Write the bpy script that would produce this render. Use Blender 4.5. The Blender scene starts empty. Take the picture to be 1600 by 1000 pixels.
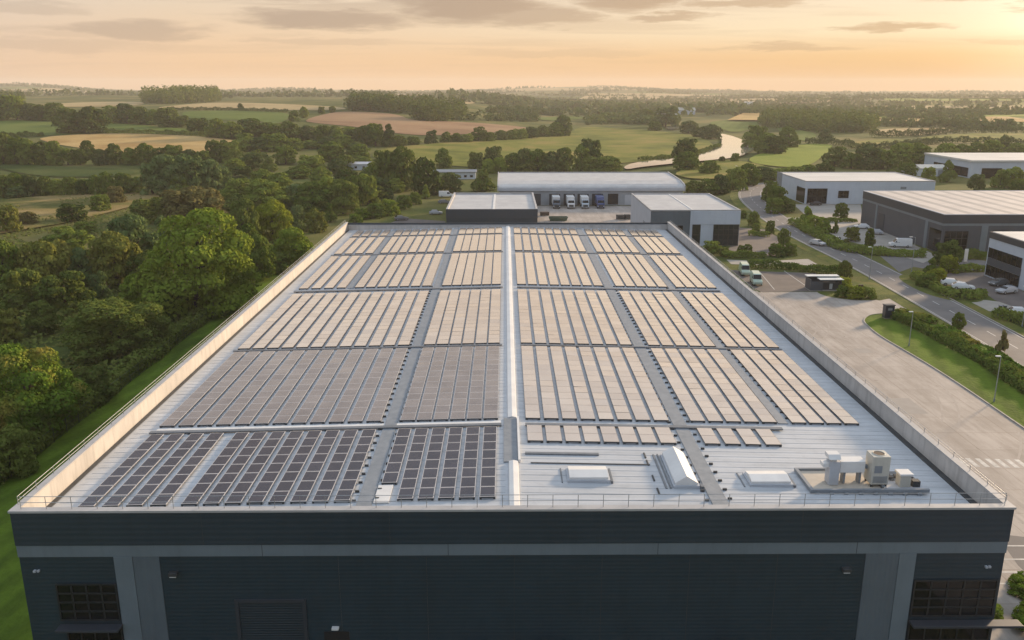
import bpy, math, random
import numpy as np
from mathutils import Vector, Matrix
from mathutils.geometry import delaunay_2d_cdt
R = math.radians
rnd = random.Random(7)
scene = bpy.context.scene
COL = scene.collection

# ------------------------------------------------------------------ camera
F = 1342.0
CAMZ = 40.0
TH = math.atan(366 / 1342)
YAW = math.atan(11 / 1342)
cd = bpy.data.cameras.new('camera')
cam = bpy.data.objects.new('camera', cd)
COL.objects.link(cam)
cam.location = (0, 0, CAMZ)
cam.rotation_euler = (R(90) - TH, 0, -YAW)
cd.sensor_width = 36
cd.lens = 36 * F / 1600
cd.clip_start = 0.5
cd.clip_end = 40000
scene.camera = cam


def ray(px, py):
    x = (px - 800) / F
    y = -(py - 500) / F
    c, s = math.cos(TH), math.sin(TH)
    d = (x, c + y * s, -s + y * c)
    cy, sy = math.cos(YAW), math.sin(YAW)
    return (d[0] * cy + d[1] * sy, -d[0] * sy + d[1] * cy, d[2])


def at(px, py, z=0.0):
    d = ray(px, py)
    t = (z - CAMZ) / d[2]
    return (d[0] * t, d[1] * t)


def sst(a, b, x):
    t = (x - a) / (b - a)
    t = np.clip(t, 0, 1)
    return t * t * (3 - 2 * t)


def terr(x, y):
    """height of the land"""
    x = np.asarray(x, float)
    y = np.asarray(y, float)
    r = np.hypot(x, y)
    left = 17 * sst(340, 1000, y) * sst(40, -190, x - 0.05 * (y - 300))
    und = 2.0 * sst(520, 1100, r) * (np.sin(x / 210 + 1.3) * np.cos(y / 260 + .4) + .5 * np.sin((x + y) / 130.))
    mid = 3 * sst(1000, 2200, r) * (1 + np.sin(x / 620 + .6) * np.cos(y / 700.))
    az = np.degrees(np.arctan2(x, np.maximum(y, 1.0)))
    far = sst(2600, 5400, r) * (54 * np.exp(-((az + 31) / 6.0) ** 2) + 30 * np.exp(-((az - 5) / 7.0) ** 2) + 17 * np.exp(-((az + 14) / 5.0) ** 2) + 3 * np.sin(az * .9 + r / 700.) - 1)
    ridge = sst(1700, 2500, r) * sst(4000, 2900, r) * 11 * sst(11, 22, az)
    dip = -7 * sst(1200, 2200, r) * sst(4600, 3000, r)
    return left * sst(3600, 1600, r) + und + mid * sst(4500, 2500, r) + far + ridge + dip * sst(0, 400, x + 200)


def gp(px, py):
    """where the sight line through a pixel of the photograph meets the land"""
    d = ray(px, py)
    t = 40.0
    while t < 9000:
        if CAMZ + d[2] * t <= float(terr(d[0] * t, d[1] * t)):
            a, b = t - max(2.0, t * .01), t
            for _ in range(18):
                m = (a + b) / 2
                if CAMZ + d[2] * m <= float(terr(d[0] * m, d[1] * m)):
                    b = m
                else:
                    a = m
            t = b
            break
        t += max(2.0, t * .01)
    return (d[0] * t, d[1] * t, float(terr(d[0] * t, d[1] * t)))


def Lz(X, Y): return (X / 2.6667, 100 + Y / 2.6667)
def Mz(X, Y): return (500 + X / 2.6667, 100 + Y / 2.6667)
def Rz(X, Y): return (1000 + X / 2.6667, 100 + Y / 2.6667)
def Qz(X, Y): return (1000 + X / 2.6667, 300 + Y / 2.6667)
def Pz(X, Y): return (X, Y)


# ------------------------------------------------------------------ materials
def newmat(name):
    m = bpy.data.materials.new(name)
    m.use_nodes = True
    nt = m.node_tree
    nt.nodes.clear()
    out = nt.nodes.new('ShaderNodeOutputMaterial')
    return m, nt, out


def N(nt, typ, ins=None, **props):
    n = nt.nodes.new(typ)
    for k, v in props.items():
        setattr(n, k, v)
    for k, v in (ins or {}).items():
        s = n.inputs[k]
        if hasattr(v, 'is_output'):
            nt.links.new(v, s)
        else:
            s.default_value = v
    return n


def c4(c): return (c[0], c[1], c[2], 1)


def ramp(nt, fac, stops, interp='LINEAR'):
    n = nt.nodes.new('ShaderNodeValToRGB')
    nt.links.new(fac, n.inputs[0])
    cr = n.color_ramp
    cr.interpolation = interp
    while len(cr.elements) < len(stops):
        cr.elements.new(.5)
    for e, (p, c) in zip(cr.elements, stops):
        e.position = p
        e.color = c4(c) if len(c) == 3 else c
    return n


def mix(nt, fac, a, b, blend='MIX'):
    n = nt.nodes.new('ShaderNodeMix')
    n.data_type = 'RGBA'
    n.blend_type = blend
    for s, v in ((n.inputs[0], fac), (n.inputs[6], a), (n.inputs[7], b)):
        if hasattr(v, 'is_output'):
            nt.links.new(v, s)
        else:
            s.default_value = v if not isinstance(v, tuple) or len(v) == 4 else c4(v)
    return n.outputs[2]


def geo_pos(nt):
    return nt.nodes.new('ShaderNodeNewGeometry').outputs['Position']


def scaled(nt, vec, s):
    n = N(nt, 'ShaderNodeVectorMath', {0: vec, 1: s}, operation='MULTIPLY')
    return n.outputs[0]


def pmat(name, a, b=None, scale=1.0, rough=.6, metal=0.0, spec=.5, stretch=(1, 1, 1), fine=None, bump=0, ior=1.5,
         ribs=None, grime=.0):
    """two-tone weathered surface; ribs = (axis, pitch, depth) makes profiled sheet"""
    m, nt, out = newmat(name)
    pos = geo_pos(nt)
    b = b or tuple(x * .82 for x in a)
    nz = N(nt, 'ShaderNodeTexNoise', {'Vector': scaled(nt, pos, stretch), 'Scale': scale, 'Detail': 6.0, 'Roughness': .62})
    col = mix(nt, ramp(nt, nz.outputs[0], [(.35, (0, 0, 0)), (.65, (1, 1, 1))]).outputs[0], c4(a), c4(b))
    if name == 'roof_sheet':
        g0 = N(nt, 'ShaderNodeTexNoise', {'Vector': scaled(nt, pos, (.09, 1.1, 1)), 'Scale': 1.0, 'Detail': 6.0, 'Roughness': .7})
        col = mix(nt, 1.0, col, ramp(nt, g0.outputs[0], [(.36, (.84, .84, .835)), (.62, (1, 1, 1))]).outputs[0], 'MULTIPLY')
    if grime:
        g = N(nt, 'ShaderNodeTexNoise', {'Vector': scaled(nt, pos, (.9, .9, .12)), 'Scale': 1.4, 'Detail': 5.0, 'Roughness': .7})
        col = mix(nt, ramp(nt, g.outputs[0], [(.5, (0, 0, 0)), (.78, (grime, grime, grime))]).outputs[0], col, c4(tuple(x * .5 for x in a)))
    bs = N(nt, 'ShaderNodeBsdfPrincipled', {'Base Color': col, 'Roughness': rough, 'Metallic': metal, 'IOR': ior})
    if 'Specular IOR Level' in bs.inputs:
        bs.inputs['Specular IOR Level'].default_value = spec
    h = None
    if ribs:
        ax, pitch, depth = ribs
        w = N(nt, 'ShaderNodeTexWave', {'Vector': pos, 'Scale': 2 * math.pi / 20 / pitch, 'Distortion': 0.0},
              wave_type='BANDS', bands_direction=ax, wave_profile='SIN')
        h = N(nt, 'ShaderNodeBump', {'Strength': 1.0, 'Distance': depth, 'Height': w.outputs[0]})
    if bump:
        n2 = N(nt, 'ShaderNodeTexNoise', {'Vector': pos, 'Scale': fine or scale * 6, 'Detail': 5.0})
        h2 = N(nt, 'ShaderNodeBump', {'Strength': 1.0, 'Distance': bump, 'Height': n2.outputs[0]})
        if h:
            nt.links.new(h.outputs[0], h2.inputs['Normal'])
        h = h2
    if h:
        nt.links.new(h.outputs[0], bs.inputs['Normal'])
    nt.links.new(bs.outputs[0], out.inputs[0])
    return m


def leafmat(name, dark, light, tint=None, trans=.2):
    m, nt, out = newmat(name)
    oi = nt.nodes.new('ShaderNodeObjectInfo')
    tc = nt.nodes.new('ShaderNodeTexCoord')
    nz = N(nt, 'ShaderNodeTexNoise', {'Vector': geo_pos(nt), 'Scale': .42, 'Detail': 5.0, 'Roughness': .7})
    f = N(nt, 'ShaderNodeMath', {0: nz.outputs[0], 1: oi.outputs['Random']}, operation='ADD')
    f2 = N(nt, 'ShaderNodeMath', {0: N(nt, 'ShaderNodeMath', {0: nz.outputs[0], 1: .68}, operation='MULTIPLY').outputs[0], 1: N(nt, 'ShaderNodeMath', {0: oi.outputs['Random'], 1: .32}, operation='MULTIPLY').outputs[0]}, operation='ADD')
    mid = tuple((a + b) / 2 for a, b in zip(dark, light))
    col = ramp(nt, f2.outputs[0], [(.28, dark), (.5, mid), (.70, light)]).outputs[0]
    if tint:
        n3 = N(nt, 'ShaderNodeTexNoise', {'Vector': geo_pos(nt), 'Scale': .22, 'Detail': 2.0})
        col = mix(nt, ramp(nt, n3.outputs[0], [(.5, (0, 0, 0)), (.66, (.8, .8, .8))]).outputs[0], col, c4(tint))
    d = N(nt, 'ShaderNodeBsdfDiffuse', {'Color': col})
    t = N(nt, 'ShaderNodeBsdfTranslucent', {'Color': col})
    ms = N(nt, 'ShaderNodeMixShader', {0: trans, 1: d.outputs[0], 2: t.outputs[0]})
    nt.links.new(ms.outputs[0], out.inputs[0])
    return m


def landmat(name, cols, scale=.02, stretch=(1, 1, 1), detail=8.0, streak=None, bump=.05, contrast=(.37, .63)):
    m, nt, out = newmat(name)
    pos = geo_pos(nt)
    nz = N(nt, 'ShaderNodeTexNoise', {'Vector': scaled(nt, pos, stretch), 'Scale': scale, 'Detail': detail, 'Roughness': .62, 'Distortion': .4})
    lo, hi = contrast
    k = len(cols) - 1
    col = ramp(nt, nz.outputs[0], [(lo + (hi - lo) * i / k, c) for i, c in enumerate(cols)]).outputs[0]
    f = N(nt, 'ShaderNodeTexNoise', {'Vector': pos, 'Scale': .9, 'Detail': 6.0, 'Roughness': .75})
    col = mix(nt, .55, col, ramp(nt, f.outputs[0], [(.3, (.45, .45, .45)), (.7, (1.0, 1.0, 1.0))]).outputs[0], 'MULTIPLY')
    if streak:
        ang, pitch, amt = streak
        ro = N(nt, 'ShaderNodeVectorRotate', {'Vector': pos, 'Angle': ang}, rotation_type='Z_AXIS')
        w = N(nt, 'ShaderNodeTexWave', {'Vector': ro.outputs[0], 'Scale': 2 * math.pi / 20 / pitch, 'Distortion': 1.2, 'Detail': 2.0, 'Detail Scale': .3}, bands_direction='X')
        col = mix(nt, amt, col, ramp(nt, w.outputs[0], [(.2, (.6, .6, .6)), (.8, (1.15, 1.15, 1.1))]).outputs[0], 'MULTIPLY')
    bs = N(nt, 'ShaderNodeBsdfPrincipled', {'Base Color': col, 'Roughness': .95})
    bs.inputs['Specular IOR Level'].default_value = .1
    n2 = N(nt, 'ShaderNodeTexNoise', {'Vector': pos, 'Scale': 2.2, 'Detail': 5.0})
    h = N(nt, 'ShaderNodeBump', {'Strength': 1.0, 'Distance': bump * 4, 'Height': n2.outputs[0]})
    nt.links.new(h.outputs[0], bs.inputs['Normal'])
    nt.links.new(bs.outputs[0], out.inputs[0])
    return m


def concretemat(name, a, b, sx, sy, joint=(.6, .6, .6)):
    m, nt, out = newmat(name)
    pos = geo_pos(nt)
    nz = N(nt, 'ShaderNodeTexNoise', {'Vector': pos, 'Scale': .12, 'Detail': 7.0, 'Roughness': .65})
    col = ramp(nt, nz.outputs[0], [(.3, a), (.7, b)]).outputs[0]
    br = N(nt, 'ShaderNodeTexBrick', {'Vector': pos, 'Color1': (1, 1, 1, 1), 'Color2': (.9, .9, .9, 1), 'Mortar': c4(joint), 'Scale': 1.0, 'Mortar Size': .05,
                                      'Brick Width': sx, 'Row Height': sy}, offset=0.0)
    col = mix(nt, 1.0, col, br.outputs[0], 'MULTIPLY')
    st = N(nt, 'ShaderNodeTexNoise', {'Vector': scaled(nt, pos, (1, .25, 1)), 'Scale': .35, 'Detail': 6.0, 'Roughness': .7})
    col = mix(nt, 1.0, col, ramp(nt, st.outputs[0], [(.42, (.78, .77, .76)), (.6, (1, 1, 1))]).outputs[0], 'MULTIPLY')
    sp = N(nt, 'ShaderNodeTexNoise', {'Vector': pos, 'Scale': 1.1, 'Detail': 3.0, 'Roughness': .5})
    col = mix(nt, 1.0, col, ramp(nt, sp.outputs[0], [(.24, (.62, .61, .6)), (.33, (1, 1, 1))]).outputs[0], 'MULTIPLY')
    tr = N(nt, 'ShaderNodeTexNoise', {'Vector': scaled(nt, pos, (1.6, .05, 1)), 'Scale': 1.0, 'Detail': 4.0, 'Roughness': .6})
    col = mix(nt, 1.0, col, ramp(nt, tr.outputs[0], [(.36, (.91, .905, .9)), (.5, (1, 1, 1))]).outputs[0], 'MULTIPLY')
    bs = N(nt, 'ShaderNodeBsdfPrincipled', {'Base Color': col, 'Roughness': .8})
    bs.inputs['Specular IOR Level'].default_value = .3
    nt.links.new(bs.outputs[0], out.inputs[0])
    return m


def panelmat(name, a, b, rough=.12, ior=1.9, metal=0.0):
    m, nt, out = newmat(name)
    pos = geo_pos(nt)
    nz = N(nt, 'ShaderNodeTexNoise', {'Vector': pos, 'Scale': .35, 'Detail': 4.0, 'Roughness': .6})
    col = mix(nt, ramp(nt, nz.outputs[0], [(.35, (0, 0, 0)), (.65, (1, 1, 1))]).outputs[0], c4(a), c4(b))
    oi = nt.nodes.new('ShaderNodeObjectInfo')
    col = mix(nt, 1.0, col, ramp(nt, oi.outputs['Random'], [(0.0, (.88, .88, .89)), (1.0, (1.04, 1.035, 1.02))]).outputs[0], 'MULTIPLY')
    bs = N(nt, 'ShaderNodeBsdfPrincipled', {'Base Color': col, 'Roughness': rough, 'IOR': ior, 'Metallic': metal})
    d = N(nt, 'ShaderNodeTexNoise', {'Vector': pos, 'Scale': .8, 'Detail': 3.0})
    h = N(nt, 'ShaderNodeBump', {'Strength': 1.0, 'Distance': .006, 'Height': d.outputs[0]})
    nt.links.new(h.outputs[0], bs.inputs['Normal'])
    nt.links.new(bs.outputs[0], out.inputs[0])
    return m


M = {}
M['navy_clad'] = pmat('dark_blue_cladding', (.017, .037, .052), (.0145, .032, .045), .3, .5, ribs=('Z', .3, .006), grime=.4)
M['fascia'] = pmat('fascia_cladding', (.025, .043, .059), (.021, .037, .051), .25, .45, ribs=('Z', .42, .008), grime=.35)
M['trim'] = pmat('grey_trim', (.155, .19, .215), (.135, .167, .19), .3, .5, grime=.3)
M['trim2'] = pmat('grey_pilaster', (.11, .137, .158), (.094, .118, .138), .3, .5, ribs=('X', .35, .01), grime=.3)
M['side_clad'] = pmat('side_cladding', (.10, .11, .12), (.085, .095, .1), .3, .5, ribs=('Y', .5, .02))
M['roof'] = pmat('roof_sheet', (.53, .55, .57), (.47, .49, .51), .16, .42, .0, ribs=('Y', .5, .004), stretch=(.35, 1, 1), ior=1.5, bump=.003, fine=1.5, grime=.35)
M['coping'] = pmat('coping', (.44, .43, .42), (.36, .355, .35), .6, .5)
M['parapet_in'] = pmat('parapet_lining', (.54, .51, .475), (.42, .40, .375), .5, .6, stretch=(1, .6, .3), grime=.9)
M['gutter'] = pmat('gutter_dark', (.05, .055, .06), (.03, .033, .035), .8, .6)
M['white'] = pmat('white_metal', (.72, .71, .68), (.62, .61, .59), .5, .45)
M['white_wall'] = pmat('white_cladding', (.53, .575, .63), (.47, .51, .57), .2, .5, ribs=('Z', .6, .008), grime=.2)
M['lightgrey'] = pmat('light_grey_metal', (.45, .47, .5), (.4, .42, .45), .3, .5)
M['depot_wall'] = pmat('depot_wall', (.30, .325, .35), (.25, .275, .30), .4, .5, ribs=('X', .5, .01))
M['midgrey'] = pmat('mid_grey_metal', (.23, .25, .27), (.19, .21, .23), .4, .5)
M['walk'] = pmat('walkway_grating', (.24, .26, .28), (.18, .2, .22), 1.2, .6, bump=.01, fine=9)
M['tray'] = pmat('galvanised_tray', (.2, .215, .235), (.15, .165, .18), 1, .45, .3)
M['charcoal'] = pmat('charcoal_cladding', (.066, .076, .092), (.056, .065, .08), .3, .5, ribs=('Z', .5, .012), grime=.2)
M['charcoal_dark'] = pmat('charcoal_fascia', (.038, .044, .055), (.032, .038, .048), .3, .5)
M['glass'] = pmat('dark_glass', (.004, .006, .008), (.008, .010, .012), .3, .06, ior=1.38)
M['glass_teal'] = pmat('teal_glass', (.012, .022, .026), (.02, .032, .036), .5, .08, ior=1.55)
M['mullion'] = pmat('mullion', (.022, .025, .028), None, 2, .5)
M['door'] = pmat('shutter_door', (.018, .032, .045), (.015, .027, .038), .5, .5, ribs=('Z', .2, .015))
M['black'] = pmat('black_recess', (.012, .012, .013), None, 1, .7)
M['asphalt'] = pmat('asphalt', (.16, .148, .14), (.12, .112, .108), .25, .85, fine=8, bump=.01)
M['asphalt2'] = pmat('old_asphalt', (.13, .108, .096), (.09, .077, .07), .3, .85, fine=8, bump=.01)
M['paint'] = pmat('road_paint', (.55, .53, .49), (.35, .34, .32), 1.6, .7)
M['kerb'] = pmat('kerb_stone', (.36, .33, .29), (.26, .24, .21), .8, .8)
M['paving'] = pmat('paving', (.33, .3, .26), (.27, .245, .21), .4, .8)
M['concrete'] = concretemat('yard_concrete', (.36, .315, .275), (.46, .405, .355), 6.0, 5.0, (.72, .7, .68))
M['membrane'] = pmat('roof_membrane', (.5, .5, .49), (.4, .4, .4), .25, .6, grime=.3)
M['membrane2'] = pmat('pale_roof_membrane', (.66, .63, .58), (.52, .5, .46), .2, .5, stretch=(.3, 1, 1), ribs=('X', 1.2, .02))
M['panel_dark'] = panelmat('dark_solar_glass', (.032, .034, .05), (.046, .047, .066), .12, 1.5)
M['panel_tan'] = panelmat('sky_tinted_solar_glass', (.82, .735, .655), (.89, .81, .73), .15, 1.8, .82)  # tan metallic base stands in for warm sky mirrored in the glass
M['panel_grey'] = panelmat('dim_sky_solar_glass', (.29, .262, .255), (.37, .337, .325), .14, 1.7, .6)  # greyer copy: duller mirrored sky put into the base colour
M['frame_tan'] = pmat('bronze_panel_frame', (.2, .165, .135), (.16, .13, .11), 1, .45, .2)
M['frame'] = pmat('panel_frame', (.6, .58, .57), (.5, .48, .47), 1, .4, .3)
M['rail'] = pmat('mount_rail', (.33, .34, .36), None, 1, .4, .6)
M['steel'] = pmat('galvanised_steel', (.4, .41, .42), (.33, .34, .35), 2, .4, .5)
M['bark'] = pmat('bark', (.06, .045, .032), (.035, .027, .02), 2.5, .9, stretch=(1, 1, .2), bump=.03)
M['lead'] = pmat('plant_cream', (.55, .53, .46), (.46, .44, .38), .8, .55, grime=.4)
M['fan'] = pmat('fan_dark', (.07, .045, .03), None, 2, .6)
M['ply'] = pmat('tan_deck', (.52, .46, .38), (.44, .39, .32), .8, .8)
def stripedmat(name, a, b, pitch, axis):
    m, nt, out = newmat(name)
    pos = geo_pos(nt)
    w_ = N(nt, 'ShaderNodeTexWave', {'Vector': pos, 'Scale': 2 * math.pi / 20 / pitch, 'Distortion': 0.0}, wave_type='BANDS', bands_direction=axis)
    nz = N(nt, 'ShaderNodeTexNoise', {'Vector': pos, 'Scale': .25, 'Detail': 5.0})
    col = mix(nt, ramp(nt, w_.outputs[0], [(.25, (0, 0, 0)), (.4, (1, 1, 1))]).outputs[0], c4(a), c4(b))
    col = mix(nt, 1.0, col, ramp(nt, nz.outputs[0], [(.3, (.8, .8, .8)), (.7, (1, 1, 1))]).outputs[0], 'MULTIPLY')
    bs = N(nt, 'ShaderNodeBsdfPrincipled', {'Base Color': col, 'Roughness': .45})
    nt.links.new(bs.outputs[0], out.inputs[0])
    return m


M['striped'] = stripedmat('banded_roof', (.40, .36, .33), (.62, .55, .49), 5.2, 'X')
M['lawn'] = landmat('mown_lawn', [(.066, .11, .012), (.108, .17, .016), (.12, .18, .016)], .12, (1, .35, 1), 8, (.35, 3.2, .35), .03)
M['verge'] = landmat('verge_grass', [(.065, .09, .018), (.12, .14, .03), (.18, .16, .045)], .14, (1, 1, 1), 6, None, .04)
M['meadow'] = landmat('ground_meadow', [(.04, .065, .014), (.08, .105, .022), (.14, .14, .04), (.2, .17, .06)], .012, (1, 1, 1), 10, None, .05)
M['river'] = None

# foliage
LM = {
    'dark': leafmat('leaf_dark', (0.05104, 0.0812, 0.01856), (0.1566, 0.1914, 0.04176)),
    'mid': leafmat('leaf_mid', (0.07192, 0.1137, 0.01972), (0.2088, 0.2552, 0.04872)),
    'bright': leafmat('leaf_bright', (0.0754, 0.1299, 0.01508), (0.232, 0.29, 0.04176)),
    'olive': leafmat('leaf_olive', (0.0928, 0.116, 0.02204), (0.2552, 0.2552, 0.058)),
    'grey': leafmat('leaf_grey_green', (0.087, 0.1299, 0.04408), (0.2204, 0.2784, 0.1021)),
    'bronze': leafmat('leaf_bronze', (0.1044, 0.1021, 0.03016), (0.2436, 0.2088, 0.0812)),
    'yellow': leafmat('leaf_yellow_green', (0.116, 0.1508, 0.01392), (0.3016, 0.3248, 0.0406)),
    'golden': leafmat('leaf_two_tone', (0.0464, 0.0986, 0.01392), (0.1392, 0.2204, 0.03016), tint=(0.29, 0.232, 0.0522)),
    'far': leafmat('leaf_far', (0.06032, 0.0928, 0.02784), (0.1392, 0.174, 0.05336)),
    'under': leafmat('leaf_under', (0.058, 0.0928, 0.02088), (0.1856, 0.2088, 0.0522), tint=(0.174, 0.1508, 0.0522)),
}


# ------------------------------------------------------------------ object helpers
def tag(o, label=None, cat=None, group=None, kind=None):
    if label: o['label'] = label
    if cat: o['category'] = cat
    if group: o['group'] = group
    if kind: o['kind'] = kind
    return o


def thing(name, label, cat, loc=(0, 0, 0), rz=0, group=None):
    o = bpy.data.objects.new(name, None)
    o.empty_display_size = .3
    COL.objects.link(o)
    o.location = loc
    o.rotation_euler = (0, 0, rz)
    return tag(o, label, cat, group)


def link(name, me, parent=None, loc=(0, 0, 0)):
    o = bpy.data.objects.new(name, me)
    COL.objects.link(o)
    if parent is not None:
        o.parent = parent
    o.location = loc
    return o


def copy_tree(o, parent=None):
    c = o.copy()
    COL.objects.link(c)
    if parent is not None:
        c.parent = parent
    for ch in list(o.children):
        copy_tree(ch, c)
    return c


class MB:
    def __init__(s):
        s.v = []; s.f = []; s.m = []

    def add(s, vs, fs, m=0):
        b = len(s.v)
        s.v += [tuple(p) for p in vs]
        for f in fs:
            s.f.append([b + i for i in f]); s.m.append(m)
        return s

    def box(s, x0, x1, y0, y1, z0, z1, m=0):
        vs = [(x, y, z) for z in (z0, z1) for y in (y0, y1) for x in (x0, x1)]
        return s.add(vs, [(0, 2, 3, 1), (4, 5, 7, 6), (0, 1, 5, 4), (2, 6, 7, 3), (0, 4, 6, 2), (1, 3, 7, 5)], m)

    def quad(s, a, b, c, d, m=0):
        return s.add([a, b, c, d], [(0, 1, 2, 3)], m)

    def tube(s, p, q, r, n=8, m=0, r2=None):
        p, q = Vector(p), Vector(q)
        d = (q - p)
        if d.length < 1e-6: return s
        d.normalize()
        u = d.orthogonal().normalized()
        w = d.cross(u)
        r2 = r if r2 is None else r2
        vs = []
        for (c, rr) in ((p, r), (q, r2)):
            for i in range(n):
                a = 2 * math.pi * i / n
                vs.append(c + (u * math.cos(a) + w * math.sin(a)) * rr)
        fs = [(i, (i + 1) % n, n + (i + 1) % n, n + i) for i in range(n)]
        fs += [tuple(range(n - 1, -1, -1)), tuple(range(n, 2 * n))]
        return s.add(vs, fs, m)

    def prism(s, poly, z0, z1, m=0):
        """poly = (x, y) counter-clockwise"""
        n = len(poly)
        vs = [(x, y, z0) for x, y in poly] + [(x, y, z1) for x, y in poly]
        fs = [(i, (i + 1) % n, n + (i + 1) % n, n + i) for i in range(n)] + [tuple(range(n - 1, -1, -1)), tuple(range(n, 2 * n))]
        return s.add(vs, fs, m)

    def extr(s, prof, axis, a, b, m=0):
        """profile of (p, z) points swept along axis from a to b"""
        n = len(prof)
        if axis == 'x':
            vs = [(a, p, z) for p, z in prof] + [(b, p, z) for p, z in prof]
        else:
            vs = [(p, a, z) for p, z in prof] + [(p, b, z) for p, z in prof]
        fs = [(i, (i + 1) % n, n + (i + 1) % n, n + i) for i in range(n)] + [tuple(range(n - 1, -1, -1)), tuple(range(n, 2 * n))]
        return s.add(vs, fs, m)

    def build(s, name, mats, parent=None, smooth=False, bevel=0, world=True):
        """with world=True the coordinates are the scene's and are moved into the parent's frame"""
        if not isinstance(mats, (list, tuple)): mats = [mats]
        off = Vector((0, 0, 0))
        if parent is not None and world:
            p = parent
            while p is not None:
                off += p.location
                p = p.parent
        vs = [tuple(Vector(v) - off) for v in s.v]
        me = bpy.data.meshes.new(name)
        me.from_pydata(vs, [], s.f)
        for m in mats: me.materials.append(m)
        me.polygons.foreach_set('material_index', s.m)
        if smooth:
            me.polygons.foreach_set('use_smooth', [True] * len(me.polygons))
        me.update()
        o = link(name, me, parent)
        if bevel:
            b = o.modifiers.new('bevel', 'BEVEL')
            b.width = bevel; b.segments = 2; b.limit_method = 'ANGLE'
        return o


ORD = ['', 'first', 'second', 'third', 'fourth', 'fifth', 'sixth', 'seventh', 'eighth', 'ninth', 'tenth', 'eleventh', 'twelfth', 'thirteenth', 'fourteenth',
       'fifteenth', 'sixteenth', 'seventeenth', 'eighteenth', 'nineteenth', 'twentieth', 'twenty-first', 'twenty-second']


# ------------------------------------------------------------------ land
def build_ground():
    rings = [0.0]
    r = 12.0
    while r < 7000:
        rings.append(r)
        r *= 1.035
    nA = 360
    angs = np.arange(nA) / nA * 2 * np.pi
    rr = np.array(rings[1:])
    X = (rr[:, None] * np.sin(angs)[None, :])
    Y = (rr[:, None] * np.cos(angs)[None, :])
    Z = terr(X, Y) - .02
    vs = [(0, 0, -.02)] + list(zip(X.ravel(), Y.ravel(), Z.ravel()))
    fs = [(0, 1 + (j + 1) % nA, 1 + j) for j in range(nA)]
    for i in range(len(rr) - 1):
        for j in range(nA):
            a = 1 + i * nA + j; b = 1 + i * nA + (j + 1) % nA
            fs.append((a, b, b + nA, a + nA))
    me = bpy.data.meshes.new('ground')
    me.from_pydata(vs, [], fs)
    me.materials.append(M['meadow'])
    me.polygons.foreach_set('use_smooth', [True] * len(me.polygons))
    o = link('ground', me)
    tag(o, 'rolling grassland and farmland reaching to the hazy horizon', 'ground', kind='structure')


def drape(name, poly, m, lift, label=None, step=None, smooth_pts=True):
    """a sheet laid over the land inside a polygon of (x, y)"""
    poly = [Vector(p) for p in poly]
    if smooth_pts: poly = chaikin(poly, 2, True)
    xs = [p.x for p in poly]; ys = [p.y for p in poly]
    w, h = max(xs) - min(xs), max(ys) - min(ys)
    step = step or max(3.0, max(w, h) / 40)
    pts = list(poly)
    nb = len(pts)
    y = min(ys) + step * .5
    while y < max(ys):
        x = min(xs) + step * .5
        while x < max(xs):
            pts.append(Vector((x + rnd.uniform(-.2, .2) * step, y + rnd.uniform(-.2, .2) * step)))
            x += step
        y += step
    vs, es, fs, *_ = delaunay_2d_cdt(pts, [], [list(range(nb))], 1, 1e-4)
    xy = np.array([(v.x, v.y) for v in vs])
    z = terr(xy[:, 0], xy[:, 1]) + lift
    me = bpy.data.meshes.new(name)
    me.from_pydata([(a, b, c) for (a, b), c in zip(xy, z)], [], [list(f) for f in fs])
    me.update()
    if me.polygons and me.polygons[0].normal.z < 0: me.flip_normals()
    me.materials.append(m)
    o = link(name, me)
    tag(o, label, name.replace('_', ' '), kind='structure')
    return o


def chaikin(p, n=2, closed=False):
    for _ in range(n):
        q = []
        L = len(p)
        for i in range(L if closed else L - 1):
            a, b = p[i], p[(i + 1) % L]
            q += [a.lerp(b, .25), a.lerp(b, .75)]
        if not closed: q = [p[0]] + q + [p[-1]]
        p = q
    return p


def zpoly(f, pts, z=None):
    return [Vector(at(*f(*p), z)) if z is not None else Vector(gp(*f(*p))[:2]) for p in pts]


def offset_line(p, d):
    out = []
    for i in range(len(p)):
        a = p[max(0, i - 1)]; b = p[min(len(p) - 1, i + 1)]
        t = (b - a).normalized()
        out.append(p[i] + Vector((t.y, -t.x)) * d)
    return out


def strip(mb, p, d0, d1, z0, z1, m=0):
    """ribbon (or raised strip) along the polyline p between side offsets d0 and d1 (right positive)"""
    A, B = offset_line(p, d0), offset_line(p, d1)
    for i in range(len(p) - 1):
        a, b, c, d = A[i], A[i + 1], B[i + 1], B[i]
        if z1 is None:
            mb.quad((a.x, a.y, z0), (d.x, d.y, z0), (c.x, c.y, z0), (b.x, b.y, z0), m)
        else:
            mb.quad((a.x, a.y, z1), (d.x, d.y, z1), (c.x, c.y, z1), (b.x, b.y, z1), m)
            mb.quad((d.x, d.y, z0), (c.x, c.y, z0), (c.x, c.y, z1), (d.x, d.y, z1), m)
            mb.quad((b.x, b.y, z0), (a.x, a.y, z0), (a.x, a.y, z1), (b.x, b.y, z1), m)


def resample(p, step):
    out = [p[0].copy()]
    acc = 0
    for i in range(len(p) - 1):
        a, b = p[i], p[i + 1]
        L = (b - a).length
        t = step - acc
        while t <= L:
            out.append(a.lerp(b, t / L)); t += step
        acc = (acc + L) % step
    return out


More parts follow.
